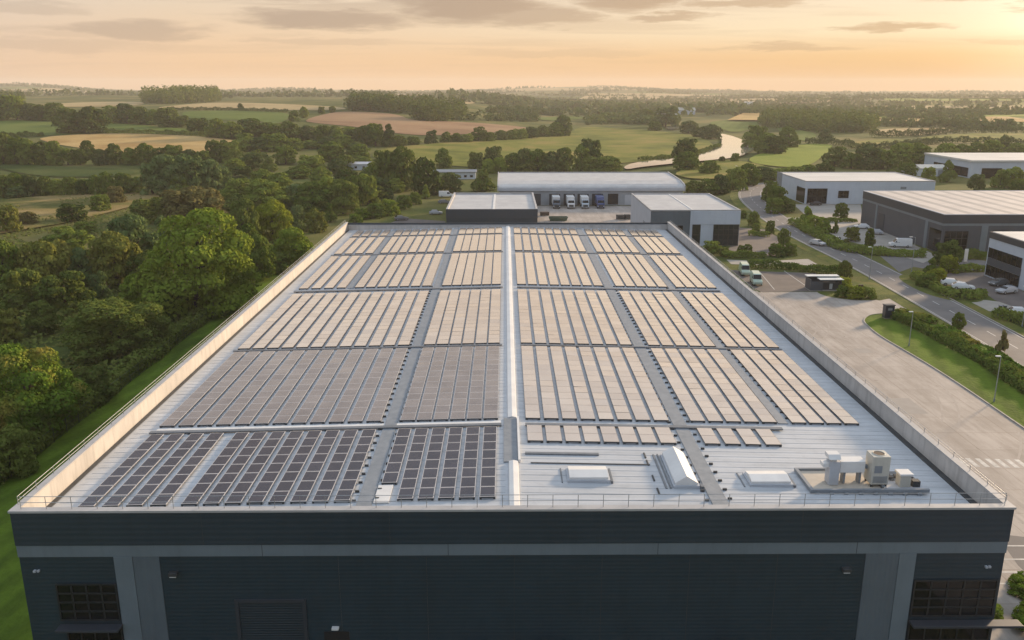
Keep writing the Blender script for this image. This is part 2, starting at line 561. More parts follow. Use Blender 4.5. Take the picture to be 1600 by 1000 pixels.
build_ground()
fm = {
    'green': landmat('field_green', [(.08, .13, .02), (.12, .17, .03), (.15, .19, .04)], .012, streak=(.3, 9, .25)),
    'wheat': landmat('field_wheat', [(.40, .25, .09), (.52, .35, .14), (.6, .42, .18)], .02, streak=(1.3, 7, .25)),
    'tan': landmat('field_tan', [(.36, .26, .12), (.45, .34, .17), (.5, .39, .2)], .01, streak=(.2, 12, .2)),
    'brown': landmat('field_brown', [(.25, .15, .085), (.34, .21, .12), (.38, .25, .14)], .012, streak=(1.2, 9, .25)),
    'dark': landmat('field_dark_green', [(.04, .07, .013), (.06, .09, .018), (.085, .11, .026)], .02),
    'river_meadow': landmat('river_meadow_grass', [(.10, .125, .018), (.18, .19, .03), (.27, .215, .06)], .022),
    'rough': landmat('rough_meadow', [(.08, .095, .02), (.16, .15, .04), (.27, .2, .07), (.32, .24, .1)], .045),
    'bright': landmat('field_bright_green', [(.14, .2, .02), (.2, .25, .03), (.24, .27, .04)], .015),
}
FIELDS = [
    (Lz, 'green', [(-60, 235), (230, 238), (450, 245), (700, 264), (885, 284), (880, 298), (600, 290), (430, 287), (200, 300), (-60, 304)], 'narrow green field above the wheat field'),
    (Lz, 'wheat', [(165, 310), (260, 297), (450, 290), (640, 293), (830, 303), (990, 319), (985, 345), (850, 372), (600, 376), (430, 362), (250, 340), (170, 318)], 'golden wheat field behind the hedgerow'),
    (Lz, 'tan', [(150, 172), (300, 160), (600, 156), (600, 171), (400, 180), (160, 180)], 'pale stubble field on the hill'),
    (Lz, 'tan', [(640, 182), (800, 166), (960, 160), (1200, 168), (1440, 181), (1440, 194), (1000, 191), (700, 188)], 'tan field below the hilltop wood'),
    (Lz, 'green', [(740, 197), (1000, 194), (1210, 203), (1200, 236), (1130, 256), (1080, 236), (960, 233), (790, 236)], 'green field below the tan field'),
    (Mz, 'brown', [(-85, 238), (60, 200), (150, 200), (330, 210), (380, 240), (600, 241), (860, 262), (880, 277), (700, 288), (480, 302), (300, 290), (180, 266), (0, 250)], 'brown harvested field'),
    (Mz, 'river_meadow', [(205, 395), (240, 356), (500, 331), (800, 311), (1040, 291), (1080, 261), (1250, 270), (1400, 280), (1560, 299), (1640, 330), (1640, 372), (1400, 402), (1260, 416), (1150, 420), (800, 432), (560, 432), (330, 390)], 'yellow green meadow inside the river bend'),
    (Lz, 'dark', [(-60, 400), (60, 412), (200, 430), (560, 440), (560, 470), (380, 474), (150, 472), (-60, 424)], 'dark green pasture between hedgerows'),
    (Lz, 'rough', [(-60, 575), (200, 552), (420, 541), (600, 541), (690, 552), (560, 595), (300, 662), (100, 695), (-60, 722)], 'olive and straw coloured rough meadow'),
    (Rz, 'bright', [(420, 404), (560, 356), (680, 335), (795, 336), (805, 350), (745, 402), (690, 432), (560, 432)], 'bright green field right of the river'),
    (Rz, 'green', [(270, 238), (490, 231), (505, 260), (400, 292), (335, 272)], 'green field left of the dark wood'),
    (Rz, 'green', [(545, 262), (640, 272), (742, 292), (722, 322), (655, 322)], 'small green field below the dark wood'),
    (Rz, 'river_meadow', [(860, 328), (1000, 316), (1112, 315), (1110, 342), (950, 358), (870, 348)], 'olive field beyond the estate'),
    (Rz, 'tan', [(970, 272), (1310, 266), (1310, 285), (1140, 301), (975, 296)], 'pale field right of the dark wood'),
    (Rz, 'river_meadow', [(1120, 312), (1330, 291), (1640, 290), (1640, 330), (1300, 322)], 'broad olive field towards the sunset'),
    (Rz, 'river_meadow', [(130, 455), (320, 400), (430, 408), (560, 436), (430, 470), (310, 485), (180, 480)], 'olive grass beside the river'),
    (Mz, 'tan', [(540, 158), (640, 156), (650, 166), (560, 170)], 'far pale field behind the plantation'),
    (Mz, 'tan', [(1190, 186), (1330, 180), (1350, 190), (1220, 196)], 'far pale field in the valley'),
    (Mz, 'green', [(900, 222), (1100, 218), (1100, 232), (930, 240)], 'far green strip in the valley'),
    (Rz, 'tan', [(1120, 160), (1330, 156), (1340, 172), (1150, 178)], 'far pale field under the wooded ridge'),
    (Rz, 'tan', [(1390, 190), (1600, 186), (1600, 200), (1400, 206)], 'far pale strip towards the sunset'),
]
for i, (f, k, pts, lab) in enumerate(FIELDS):
    drape('field', zpoly(f, pts), fm[k], .25 + .02 * i, lab)


rf = random.Random(11)
for k in range(46):
    r_ = 1150 + 4300 * rf.random() ** 1.15
    a_ = R(rf.uniform(-34, 34))
    if a_ < -.01 and r_ < 3000: continue
    x_, y_ = r_ * math.sin(a_), r_ * math.cos(a_)
    w_, d_ = rf.uniform(90, 260) * (1 + r_ / 4000), rf.uniform(70, 190) * (1 + r_ / 2200)
    t_ = rf.uniform(-.3, .3)
    q_ = [Vector((x_ + u * w_ * math.cos(t_) - v * d_ * math.sin(t_), y_ + u * w_ * math.sin(t_) + v * d_ * math.cos(t_))) for u, v in ((-1, -1), (rf.uniform(.7, 1.1), -1), (1, rf.uniform(.7, 1.1)), (-.9, 1))]
    kind_ = rf.choice(['green', 'tan', 'river_meadow', 'tan', 'green', 'wheat', 'bright', 'dark'])
    drape('field', q_, fm[kind_], 1.0 + .03 * k, f"far {kind_.replace('_', ' ')} field in the patchwork plain", smooth_pts=False)


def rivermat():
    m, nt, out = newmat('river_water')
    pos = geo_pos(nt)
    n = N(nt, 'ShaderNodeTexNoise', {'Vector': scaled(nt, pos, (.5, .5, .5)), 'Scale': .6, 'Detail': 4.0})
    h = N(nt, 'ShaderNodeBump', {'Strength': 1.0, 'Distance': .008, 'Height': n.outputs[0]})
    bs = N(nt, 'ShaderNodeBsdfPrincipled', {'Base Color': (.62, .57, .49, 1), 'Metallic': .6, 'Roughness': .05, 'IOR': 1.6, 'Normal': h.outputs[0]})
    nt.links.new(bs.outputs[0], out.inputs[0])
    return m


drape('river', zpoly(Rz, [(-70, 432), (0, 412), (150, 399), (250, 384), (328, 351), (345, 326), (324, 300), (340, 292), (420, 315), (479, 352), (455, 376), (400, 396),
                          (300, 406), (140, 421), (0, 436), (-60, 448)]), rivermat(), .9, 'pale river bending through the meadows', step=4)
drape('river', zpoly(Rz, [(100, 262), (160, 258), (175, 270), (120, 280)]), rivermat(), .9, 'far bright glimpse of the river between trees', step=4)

# --- lawns, roads, yard (all flat land)
drape('lawn', [(-53, 20), (-34, 20), (-34, 230), (-44, 235), (-53, 200)], M['lawn'], .012, 'mown grass strip along the warehouse wall', step=6, smooth_pts=False)
drape('lawn', zpoly(Qz, [(930, 532), (955, 512), (1020, 506), (1075, 500), (1200, 540), (1390, 620), (1700, 790), (1720, 1080), (1600, 985), (1300, 780), (1120, 670), (1000, 602), (940, 552)], 0),
      M['lawn'], .03, 'bright mown lawn between yard and hedge', step=5)
drape('yard', [Vector(p) for p in ((35, 20), (35, 196))] + zpoly(Qz, [(500, 418), (740, 416), (1000, 452), (1060, 440), (1140, 478), (1300, 560), (1500, 660), (1720, 800), (1900, 1150)], 0) + [Vector((110, 20))],
      M['concrete'], .004, 'pale concrete service yard beside the warehouse', step=6, smooth_pts=False)
drape('yard', [Vector(p) for p in ((-18, 187), (36.5, 187), (36.5, 256), (62, 262), (62, 296), (-2, 297), (-4, 240), (-18, 240))], M['concrete'], .004,
      'concrete loading yard in front of the lorries', step=6, smooth_pts=False)
drape('car_park', [Vector(p) for p in ((-47, 187), (-18.2, 187), (-18.2, 262), (-32, 268), (-47, 215))], M['asphalt2'], .008, 'strip of tarmac beside the low dark building', step=6, smooth_pts=False)
drape('car_park', zpoly(Qz, [(380, 325), (480, 330), (735, 338), (735, 414), (505, 417), (470, 400)], 0), M['asphalt2'], .012, 'dark tarmac car park beside the warehouse', step=4, smooth_pts=False)
drape('car_park', zpoly(Rz, [(395, 680), (520, 690), (640, 760), (560, 800), (340, 800), (395, 740)], 0), M['asphalt2'], .012, 'brown tarmac forecourt of the grey office unit', step=4, smooth_pts=False)
drape('car_park', zpoly(Rz, [(540, 640), (700, 640), (640, 585), (920, 585), (930, 660), (1010, 690), (1240, 800), (1180, 830), (1000, 770), (850, 735), (760, 690), (650, 655), (590, 660)], 0), M['paving'], .012,
      'pale paved yard between the white and dark units', step=5, smooth_pts=False)
drape('car_park', zpoly(Rz, [(1250, 872), (1445, 868), (1470, 880), (1620, 960), (1640, 1040), (1480, 985), (1430, 950), (1330, 930)], 0), M['asphalt2'], .012, 'brown car park in front of the white corner unit', step=4, smooth_pts=False)
drape('road', zpoly(Rz, [(1000, 800), (1090, 800), (1180, 805), (1400, 815), (1640, 850), (1660, 870), (1450, 862), (1200, 855), (1140, 845), (1080, 868), (1060, 850)], 0), M['asphalt'], .010,
      'side road into the estate', step=5, smooth_pts=False)
drape('path', zpoly(Rz, [(360, 815), (520, 822), (700, 812), (740, 835), (700, 842), (520, 838), (380, 834)], 0), M['paving'], .010, 'pale footpath between hedges', step=4, smooth_pts=False)
drape('path', zpoly(Qz, [(1200, 440), (1440, 450), (1600, 470), (1640, 500), (1560, 520), (1480, 500), (1330, 478), (1240, 462)], 0), M['paving'], .006, 'pale paved entrance across the road', step=4, smooth_pts=False)
drape('verge', zpoly(Qz, [(725, 405), (820, 340), (880, 345), (960, 385), (1030, 425), (1020, 445), (960, 453), (840, 447), (750, 428)], 0), M['verge'], .024, 'planted grass island by the junction', step=4)
drape('verge', zpoly(Qz, [(1070, 350), (1120, 340), (1220, 380), (1330, 410), (1440, 440), (1420, 460), (1330, 460), (1200, 430), (1100, 380)], 0), M['verge'], .024, 'grass verge island before the white corner unit', step=4)

road_px = [(1720, 617), (1640, 573), (1545, 519), (1440, 461), (1345, 410), (1277, 379), (1226, 352), (1192, 328), (1172, 310), (1172, 297), (1196, 288), (1240, 283)]
road = chaikin([Vector(at(*p)) for p in road_px], 3)
mb = MB(); strip(mb, road, -4.2, 4.2, .018, None)
tag(mb.build('road', M['asphalt']), 'grey estate road curving towards the river', 'road', kind='structure')
mb = MB()
rs = resample(road, 1.0)
for i in range(0, len(rs) - 4, 7):
    strip(mb, rs[i:i + 4], -.09, .09, .022, None)
strip(mb, road, -3.85, -3.7, .022, None)
strip(mb, road, 3.7, 3.85, .022, None)
# zebra, bays and lines on the yard
a = Vector(at(1500, 722)); b = Vector(at(1640, 726))
n = 9
for i in range(n):
    p = a.lerp(b, i / n); q = a.lerp(b, (i + .5) / n)
    mb.quad((p.x, p.y - 1.1, .012), (q.x, q.y - 1.1, .012), (q.x, q.y + 1.1, .012), (p.x, p.y + 1.1, .012))
for f, pts in ((Rz, ((600, 862), (720, 945))), (Rz, ((500, 868), (560, 940)))):
    p, q = zpoly(f, pts, 0)
    strip(mb, [p, q], -.08, .08, .02, None)
for y in (853, 874, 894, 912):
    p = Vector(at(1560, y)); q = Vector(at(1680, y))
    strip(mb, [p, q], -.1, .1, .014, None)
tag(mb.build('road_markings', M['paint']), 'worn white lines and crossing blocks on road and yard', 'road markings', kind='structure')
drape('car_park', [Vector(p) for p in ((35.2, 20), (70, 20)) ] + [Vector(at(1700, 850)), Vector(at(1556, 834))], M['asphalt'], .009, 'dark tarmac parking bays at the yard corner', step=4, smooth_pts=False)
mb = MB()
strip(mb, road, -4.42, -4.2, 0, .12)
strip(mb, resample(road, 2.0)[:30], 4.2, 4.42, 0, .12)
lawn_edge = chaikin(zpoly(Qz, [(1720, 1068), (1600, 985), (1300, 780), (1120, 670), (1000, 602), (940, 552), (930, 532), (955, 512), (1020, 506), (1075, 500)], 0), 2)
strip(mb, lawn_edge, -.1, .1, 0, .12)
tag(mb.build('kerb', M['kerb']), 'low stone kerbs edging road and lawn', 'kerb', kind='structure')
mb = MB(); strip(mb, road, -7.5, -4.42, .02, None); strip(mb, resample(road, 2.0)[:28], 4.42, 7.0, .02, None)
tag(mb.build('verge', M['verge']), 'olive grass verge along the estate road', 'verge', kind='structure')

M['tyre_mark'] = pmat('tyre_mark', (.31, .268, .232), (.36, .315, .275), .9, .85)
M['patch'] = pmat('concrete_patch', (.27, .245, .22), (.32, .29, .26), .5, .85)
mb = MB()
tz = .0052
for k, (cx_, cy_, r_, a0, a1) in enumerate(((92, 150, 34, 175, 262), (96, 158, 40, 182, 255), (84, 172, 30, 200, 290), (20, 118, 40, -30, 35), (24, 112, 42, -40, 20), (30, 150, 26, -35, 40))):
    arc = [Vector((cx_ + r_ * math.cos(R(a0 + (a1 - a0) * t / 30)), cy_ + r_ * math.sin(R(a0 + (a1 - a0) * t / 30)))) for t in range(31)]
    for d in (-.95, .95):
        seg = [p for p in offset_line(arc, d) if 37 < p.x < 62 and 60 < p.y < 178]
        tz += .0003
        if len(seg) > 2: strip(mb, seg, -.13, .13, tz, None)
for x_ in (42.2, 44.1, 49.0, 50.9):
    tz += .0003
    strip(mb, [Vector((x_, 62)), Vector((x_ + .4, 95)), Vector((x_ - .2, 130)), Vector((x_ + .6, 168))], -.13, .13, tz, None)
tag(mb.build('tyre_marks', M['tyre_mark']), 'dark curving tyre marks on the pale concrete yard', 'tyre marks', kind='structure')
mb = MB()
for x_, y_, a_, b_ in ((44, 118, 2.4, 1.6), (52, 104, 1.5, 2.8), (40.5, 92, 1.2, 2), (48, 141, 3, 1.3), (56, 128, 1.1, 1.1), (43, 156, 2, 2)):
    mb.quad((x_ - a_, y_ - b_, .0105), (x_ + a_, y_ - b_, .0105), (x_ + a_, y_ + b_, .0105), (x_ - a_, y_ + b_, .0105))
tag(mb.build('yard_patches', M['patch']), 'greyer repaired patches in the concrete yard', 'patches', kind='structure')

# ------------------------------------------------------------------ the warehouse
XL, XR, YF, YB, ZT = -33.8, 35.0, 53.5, 182.0, 12.0
XC = .6
PT = .34


def rz_(x):
    return 10.35 + .75 * (1 - abs(x - XC) / (XR - XC))


wh = thing('warehouse', 'large dark blue warehouse with grey roof covered in solar panels', 'warehouse', (XC, YF, 0))
mb = MB()
mb.box(XL, XR, YF, YB, 0, 8.45)
mb.box(XL + .004, XL + .3, YF + .3, YB, 8.45, 11.4); mb.box(XR - .3, XR - .004, YF + .3, YB, 8.45, 11.4)
mb.build('wall', M['navy_clad'], wh)
mb = MB()
mb.box(XL - .06, XR + .06, YF - .12, YF + .3, 9.35, 11.86)
mb.box(XL - .06, XL + .02, YF + .3, YB, 9.35, 11.86); mb.box(XR - .02, XR + .06, YF + .3, YB, 9.35, 11.86); mb.box(XL - .06, XR + .06, YB - .1, YB + .08, 9.35, 11.86)
mb.build('fascia', M['fascia'], wh)
mb = MB()
mb.box(XL - .03, XR + .03, YF - .08, YF + .3, 8.45, 9.35)
mb.build('trim_band', M['trim'], wh)
for x0, x1, m in ((-27.25, -25.95, 'trim'), (-25.95, -24.1, 'trim2'), (25.2, 27.55, 'trim2'), (27.55, 28.75, 'trim')):
    MB().box(x0 + .01, x1 - .01, YF - (.1 if m == 'trim' else .06), YF + .02, 0, 8.44).build('column', M[m], wh)
# joints between the fascia sheets
for x in (-20.9, -8, 6.6, 20.5):
    MB().box(x - .02, x + .02, YF - .126, YF - .11, 9.36, 11.84).build('sheet_joint', M['gutter'], wh)
    MB().box(x + 4 - .02, x + 4.02, YF - .086, YF - .07, 8.46, 9.34).build('sheet_joint', M['gutter'], wh)


x = -24.0 + 6.15
while x < 25:
    if not -19.5 < x < -13.8: MB().box(x - .018, x + .018, YF - .012, YF + .01, .2, 8.44).build('sheet_joint', M['gutter'], wh)
    x += 6.15


def glazing(parent, x0, x1, y, z0, z1, nx, nz, glass='glass', t=.05, name='window'):
    w = MB().box(x0, x1, y - .02, y + .06, z0, z1).build(name, M[glass], parent)
    mb = MB()
    for i in range(nx + 1):
        x = x0 + (x1 - x0) * i / nx
        mb.box(x - t, x + t, y - .09, y - .021, z0 - t, z1 + t)
    for j in range(nz + 1):
        z = z0 + (z1 - z0) * j / nz
        for i in range(nx):
            a = x0 + (x1 - x0) * i / nx + t; b = x0 + (x1 - x0) * (i + 1) / nx - t
            mb.box(a, b, y - .085, y - .021, z - t, z + t)
    mb.build('window_frame', M['mullion'], w)
    return w


glazing(wh, -31.5, -27.35, YF - .06, 3.45, 6.3, 4, 4)
glazing(wh, -31.2, -27.35, YF - .06, .15, 2.8, 4, 2)
glazing(wh, 28.9, 34.75, YF - .06, 3.45, 6.3, 5, 4)
glazing(wh, 28.9, 34.75, YF - .06, .15, 2.8, 5, 2)
for x0, x1 in ((-31.6, -27.2), (28.8, 36.6)):
    MB().box(x0, x1, YF - .95, YF - .12, 2.98, 3.16).build('door_canopy', M['charcoal_dark'], wh, bevel=.02)
# side glazing on the right-hand corner
w = MB().box(XR - .04, XR + .05, YF + .2, YF + 7, 3.45, 6.3).build('window', M['glass'], wh)
mb = MB()
for i in range(6):
    mb.box(XR + .051, XR + .11, YF + .2 + 1.34 * i, YF + .3 + 1.34 * i, 3.4, 6.35)
mb.build('window_frame', M['mullion'], w)
d = MB().box(-18.9, -14.4, YF - .03, YF + .05, 0, 4.75).build('loading_door', M['door'], wh)
MB().box(-19.15, -18.9, YF - .12, YF + .02, 0, 5.0).box(-14.4, -14.15, YF - .12, YF + .02, 0, 5.0).box(-18.9, -14.4, YF - .12, YF + .02, 4.75, 5.0).build('door_surround', M['charcoal_dark'], d)
d = MB().box(-13.0, -11.2, YF - .03, YF + .05, 0, 2.35).build('door', M['black'], wh)
MB().box(-11.5, -11.4, YF - .08, YF - .031, 1.0, 1.2).build('handle', M['steel'], d)
MB().box(-12.4, -11.9, YF - .3, YF + .02, 2.62, 2.78).build('wall_lamp', M['white'], wh, bevel=.02)
for x, z in ((-23.2, 7.0), (23.9, 7.1)):
    l = MB().box(x - .3, x + .3, YF - .35, YF + .02, z, z + .28).build('wall_lamp', M['gutter'], wh, bevel=.03)
    MB().box(x - .22, x + .22, YF - .34, YF - .05, z - .05, z - .002).build('lamp_glass', M['white'], l)
for x, z in ((-32.7, 7.3), (33.9, 7.3)):
    MB().box(x - .2, x - .03, YF - .2, YF + .02, z, z + .14).box(x + .05, x + .2, YF - .16, YF + .02, z, z + .14).build('security_camera', M['lightgrey'], wh)
# roof
mb = MB()
xs0, xs1 = XL + PT, XR - PT
for xa, xb in ((xs0, XC), (XC, xs1)):
    mb.add([(xa, YF + .3, rz_(xa)), (xb, YF + .3, rz_(xb)), (xb, YB - .3, rz_(xb)), (xa, YB - .3, rz_(xa))], [(0, 1, 2, 3)])
mb.build('roof', M['roof'], wh)
# raised seams of the roof sheets
mb = MB()
y = YF + 1.2
while y < YB - 1:
    for xa, xb in ((xs0 + .7, XC - .6), (XC + .6, xs1 - .7)):
        za, zb = rz_(xa) + .004, rz_(xb) + .004
        mb.add([(xa, y, za), (xb, y, zb), (xb, y + .05, zb), (xa, y + .05, za), (xa, y, za + .012), (xb, y, zb + .012), (xb, y + .05, zb + .012), (xa, y + .05, za + .012)],
               [(4, 5, 6, 7), (0, 1, 5, 4), (3, 7, 6, 2)])
    y += 1.0
mb.build('roof_seam', M['roof'], wh)
# parapets with coping, gutters
mb = MB()
mb.box(XL + .02, XL + PT, YF + .3, YB - .1, 9.5, 11.9)
mb.box(XR - PT, XR - .02, YF + .3, YB - .1, 9.5, 11.9)
mb.box(XL + PT, XR - PT, YB - .45, YB - .1, 9.5, 11.35)
mb.build('parapet', M['parapet_in'], wh)
mb = MB()
mb.box(XL - .12, XL + PT + .06, YF + .4, YB + .1, 11.9, 12.02); mb.box(XR - PT - .06, XR + .12, YF + .4, YB + .1, 11.9, 12.02)
mb.box(XL + PT + .06, XR - PT - .06, YB - .5, YB + .1, 11.36, 11.46)
mb.box(XL - .14, XR + .14, YF - .2, YF + .4, 11.86, 12.02)
mb.build('coping', M['coping'], wh)
mb = MB()
mb.box(XL + PT, XL + PT + .38, YF + .35, YB - .5, 10.3, 10.44); mb.build('gutter', M['gutter'], wh); mb = MB(); mb.box(XR - PT - .5, XR - PT, YF + .35, YB - .5, 10.3, 10.44)
mb.build('gutter', M['gutter'], wh)
# ridge
mb = MB()
mb.extr([(XC - .42, 11.11), (XC + .42, 11.11), (XC + .38, 11.22), (XC, 11.3), (XC - .38, 11.22)], 'y', 72.3, YB - .6)
mb.extr([(XC - .36, 11.11), (XC + .42, 11.11), (XC + .38, 11.3), (XC, 11.38), (XC - .32, 11.3)], 'y', YF + .6, 62.8)
mb.extr([(XC + .42, 11.11), (XC + .6, 11.11), (XC + .6, 11.36), (XC + .42, 11.36)], 'y', 62.9, 72.2)
mb.build('ridge_cap', M['white'], wh)
MB().box(XC - .75, XC + .4, 62.9, 72.2, 11.08, 11.2).build('roof_hatch_grating', M['walk'], wh)


def roofbox(mb, x0, x1, y0, y1, h0, h1, m=0):
    """box that follows the roof pitch"""
    zs = (rz_(x0), rz_(x1))
    vs = [(x0, y0, zs[0] + h0), (x1, y0, zs[1] + h0), (x1, y1, zs[1] + h0), (x0, y1, zs[0] + h0), (x0, y0, zs[0] + h1), (x1, y0, zs[1] + h1), (x1, y1, zs[1] + h1), (x0, y1, zs[0] + h1)]
    mb.add(vs, [(0, 3, 2, 1), (4, 5, 6, 7), (0, 1, 5, 4), (1, 2, 6, 5), (2, 3, 7, 6), (3, 0, 4, 7)], m)


WALKS = [(-10.75, -9.65, YF + .8, 180.5, 'walk'), (14.95, 16.15, YF + .8, 180.5, 'walk'), (-23.7, -22.75, 126, 180.5, 'walk'), (24.6, 25.5, 72, 180.5, 'walk')]
for x0, x1, y0, y1, m in WALKS:
    mb = MB(); roofbox(mb, x0, x1, y0, y1, .01, .09)
    w = mb.build('walkway', M[m], wh)
    clip = None
    yy = y0 + 1
    while yy < min(y1, 126):
        for xx, dy in ((x0 - .27, 0), (x1 + .27, .3)):
            if clip is None:
                clip = c = MB().box(-.15, .15, -.07, .07, .01, .16).build('walkway_clip', M['gutter'], w, world=False)
            else:
                c = clip.copy(); COL.objects.link(c); c.parent = w
            c.location = Vector((xx, yy + dy, rz_(xx))) - wh.location
        yy += 1.5
# railings
def railing(p, q, step, h, axis):
    mb = MB()
    for hh in (h, h * .52):
        mb.tube((p[0], p[1], p[2] + hh), (q[0], q[1], q[2] + hh), .022, 6)
    g = mb.build('guard_rail', M['steel'], wh)
    L = (Vector(q) - Vector(p)).length
    n = int(L / step)
    first = None
    for i in range(n + 1):
        c = Vector(p).lerp(Vector(q), i / n)
        if first is None:
            first = MB().tube((0, 0, 0), (0, 0, h), .024, 6).build('post', M['steel'], g, world=False)
            o = first
        else:
            o = first.copy(); COL.objects.link(o); o.parent = g
        o.location = c - wh.location - g.location
    return g


railing((XL + .6, YF + .15, 12.02), (XR - .5, YF + .15, 12.02), 1.72, .92, 'x')
railing((XL + .05, YF + .8, 12.02), (XL + .05, YB - 1, 12.02), 2.4, .6, 'y')
railing((XR - .02, YF + .8, 12.02), (XR - .02, YB - 1, 12.02), 2.4, .45, 'y')
# roof lights
def gable_light(name, x0, x1, y0, y1, h, along):
    z = rz_((x0 + x1) / 2)
    mb = MB(); mb.box(x0 - .15, x1 + .15, y0 - .15, y1 + .15, z - .15, z + .22)
    k = mb.build(name, M['lightgrey'], wh)
    mb = MB()
    if along == 'y':
        xm = (x0 + x1) / 2
        mb.extr([(x0, z + .22), (x1, z + .22), (x1, z + .4), (xm, z + h), (x0, z + .4)], 'y', y0, y1)
    else:
        ym = (y0 + y1) / 2
        mb.extr([(y0, z + .22), (y0, z + .4), (ym, z + h), (y1, z + .4), (y1, z + .22)], 'x', x0, x1)
    g = mb.build('rooflight_glazing', M['white'], k)
    mb = MB()
    if along == 'y':
        mb.box(x0 - .75, x0 - .6, y0 - .2, y1 + .3, z - .1, z + .1).box(x0 - .4, x0 - .3, y0 - .2, y1 + .3, z - .1, z + .14)
        mb.box(x1 + .2, x1 + .4, y0 - .3, y0 + .2, z - .1, z + .25)
    else:
        mb.box(x0 - .6, x0 - .5, y0 - .2, y1 + .3, z - .1, z + .1); mb.box(x1 + .2, x1 + .35, y0 - .2, y1 + .1, z - .1, z + .16)
    mb.build('rooflight_flashing', M['tray'], k)


gable_light('rooflight', 12.75, 14.45, 58.9, 64.5, .95, 'y')
gable_light('rooflight', 4.85, 7.8, 59.6, 61.6, .58, 'x')
gable_light('rooflight', 18.65, 21.65, 59.4, 61.3, .58, 'x')
# cable trays across the roof in the gaps between the panel rows
TRAYS = [(94.7, 'middle'), (124.2, ''), (152.3, ''), (171.5, '')]
trayinfo = [(70.6, .5, 'nearest cable tray, across the gap behind the first panel row'), (94.7, .35, 'second cable tray back, in front of the third panel row'),
            (124.2, .6, 'third cable tray back, in the wide middle gap'), (152.3, .5, 'fourth cable tray back, near the far roof end'), (171.5, .4, 'farthest cable tray, by the back parapet')]
for y, w, lab in trayinfo:
    for side, (x0, x1) in (('woodland', (-31.3, -.35)), ('road', (1.75, 32.0))):
        if y < 71 and side == 'road': x1 = 24.5
        root = thing('cable_tray', f'grey {lab}, {side} side'.replace('back, ', 'back '), 'cable tray', ((x0 + x1) / 2, y, rz_((x0 + x1) / 2)), 0, 'cable trays across the roof')
        mb = MB(); roofbox(mb, x0, x1, y - w / 2, y + w / 2, .1, .2)
        mb.build('tray_lid', M['tray'], root)
        mb = MB()
        x = x0 + .5
        while x < x1:
            roofbox(mb, x - .08, x + .08, y - w / 2 - .1, y + w / 2 + .1, .006, .098); x += 3.0
        mb.build('tray_foot', M['gutter'], root)
# white raised strip on the woodland side
root = thing('roof_strip', 'white raised strip behind the dark panel arrays', 'flashing', (-15, 71.35, rz_(-15)))
mb = MB(); roofbox(mb, -31, -.4, 71.0, 71.7, .01, .06); mb.build('strip_sheet', M['white'], root)
# cable run in front of the road-side arrays
root = thing('cable_run', 'thin grey conduit lying on bare roof right of the ridge', 'conduit', (6, 64.6, rz_(6)))
mb = MB(); roofbox(mb, 1.6, 7.6, 64.45, 64.8, .01, .12); mb.build('conduit', M['tray'], root)
mb = MB(); roofbox(mb, 2, 11.5, 62.75, 62.9, .01, .07); mb.build('conduit', M['gutter'], root)
for yy in (58.2, 60.4, 63.2, 64.6):
    mb = MB(); roofbox(mb, 11.3, 11.42, yy - .5, yy + .5, .01, .08)
    mb.build('cable_clip', M['gutter'], root)
# white cover sheet where one panel is missing
root = thing('cover_sheet', 'white sheet on the roof where a dark panel is missing', 'cover sheet', (-9.0, 57.8, rz_(-9)))
mb = MB(); roofbox(mb, -9.55, -8.45, 56.4, 59.2, .02, .12); mb.build('sheet', M['white'], root)

# ---- solar strips
PW, PL = 1.13, 1.66
PWK = {'dark': 1.15, 'tan': 1.31, 'grey': 1.29}
meshes = {}


def panel_mesh(kind):
    if kind in meshes: return meshes[kind]
    mb = MB()
    w, l = PWK[kind] / 2, PL / 2 - {'dark': .02, 'tan': .008, 'grey': .012}[kind]
    b = {'dark': .05, 'tan': .018, 'grey': .035}[kind]
    mb.add([(-w, -l, 0), (w, -l, 0), (w, l, 0), (-w, l, 0), (-w, -l, .04), (w, -l, .04), (w, l, .04), (-w, l, .04)],
           [(0, 1, 5, 4), (1, 2, 6, 5), (2, 3, 7, 6), (3, 0, 4, 7)], 1)
    mb.add([(-w, -l, .04), (w, -l, .04), (w, l, .04), (-w, l, .04), (-w + b, -l + b, .041), (w - b, -l + b, .041), (w - b, l - b, .041), (-w + b, l - b, .041)],
           [(0, 1, 5, 4), (1, 2, 6, 5), (2, 3, 7, 6), (3, 0, 4, 7)], 1)
    mb.add([(-w + b, -l + b, .041), (w - b, -l + b, .041), (w - b, l - b, .041), (-w + b, l - b, .041)], [(0, 1, 2, 3)], 0)
    me = bpy.data.meshes.new('solar_panel')
    me.from_pydata(mb.v, [], mb.f)
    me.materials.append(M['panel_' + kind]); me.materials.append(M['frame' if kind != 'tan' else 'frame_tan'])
    me.polygons.foreach_set('material_index', mb.m)
    me.update()
    meshes[kind] = me
    return me


def rail_mesh(n, pitch, PW):
    key = ('rail', n, round(pitch, 3), PW)
    if key in meshes: return meshes[key]
    mb = MB()
    L = n * pitch
    for x in (-.36, .36): mb.box(x - .03, x + .03, -L / 2, L / 2, .11, .165)
    k = 0
    while k <= n:
        y = -L / 2 + k * pitch
        mb.box(-.42, .42, y - .04, y + .04, .0, .109); k += 2
    mb.box(-PW / 2 - .004, PW / 2 + .004, -L / 2 - .03, -L / 2 - .012, .0, .19, 1)
    me = bpy.data.meshes.new('mount_rail')
    me.from_pydata(mb.v, [], mb.f)
    me.materials.append(M['rail']); me.materials.append(M['gutter'])
    me.polygons.foreach_set('material_index', mb.m)
    me.update()
    meshes[key] = me
    return me


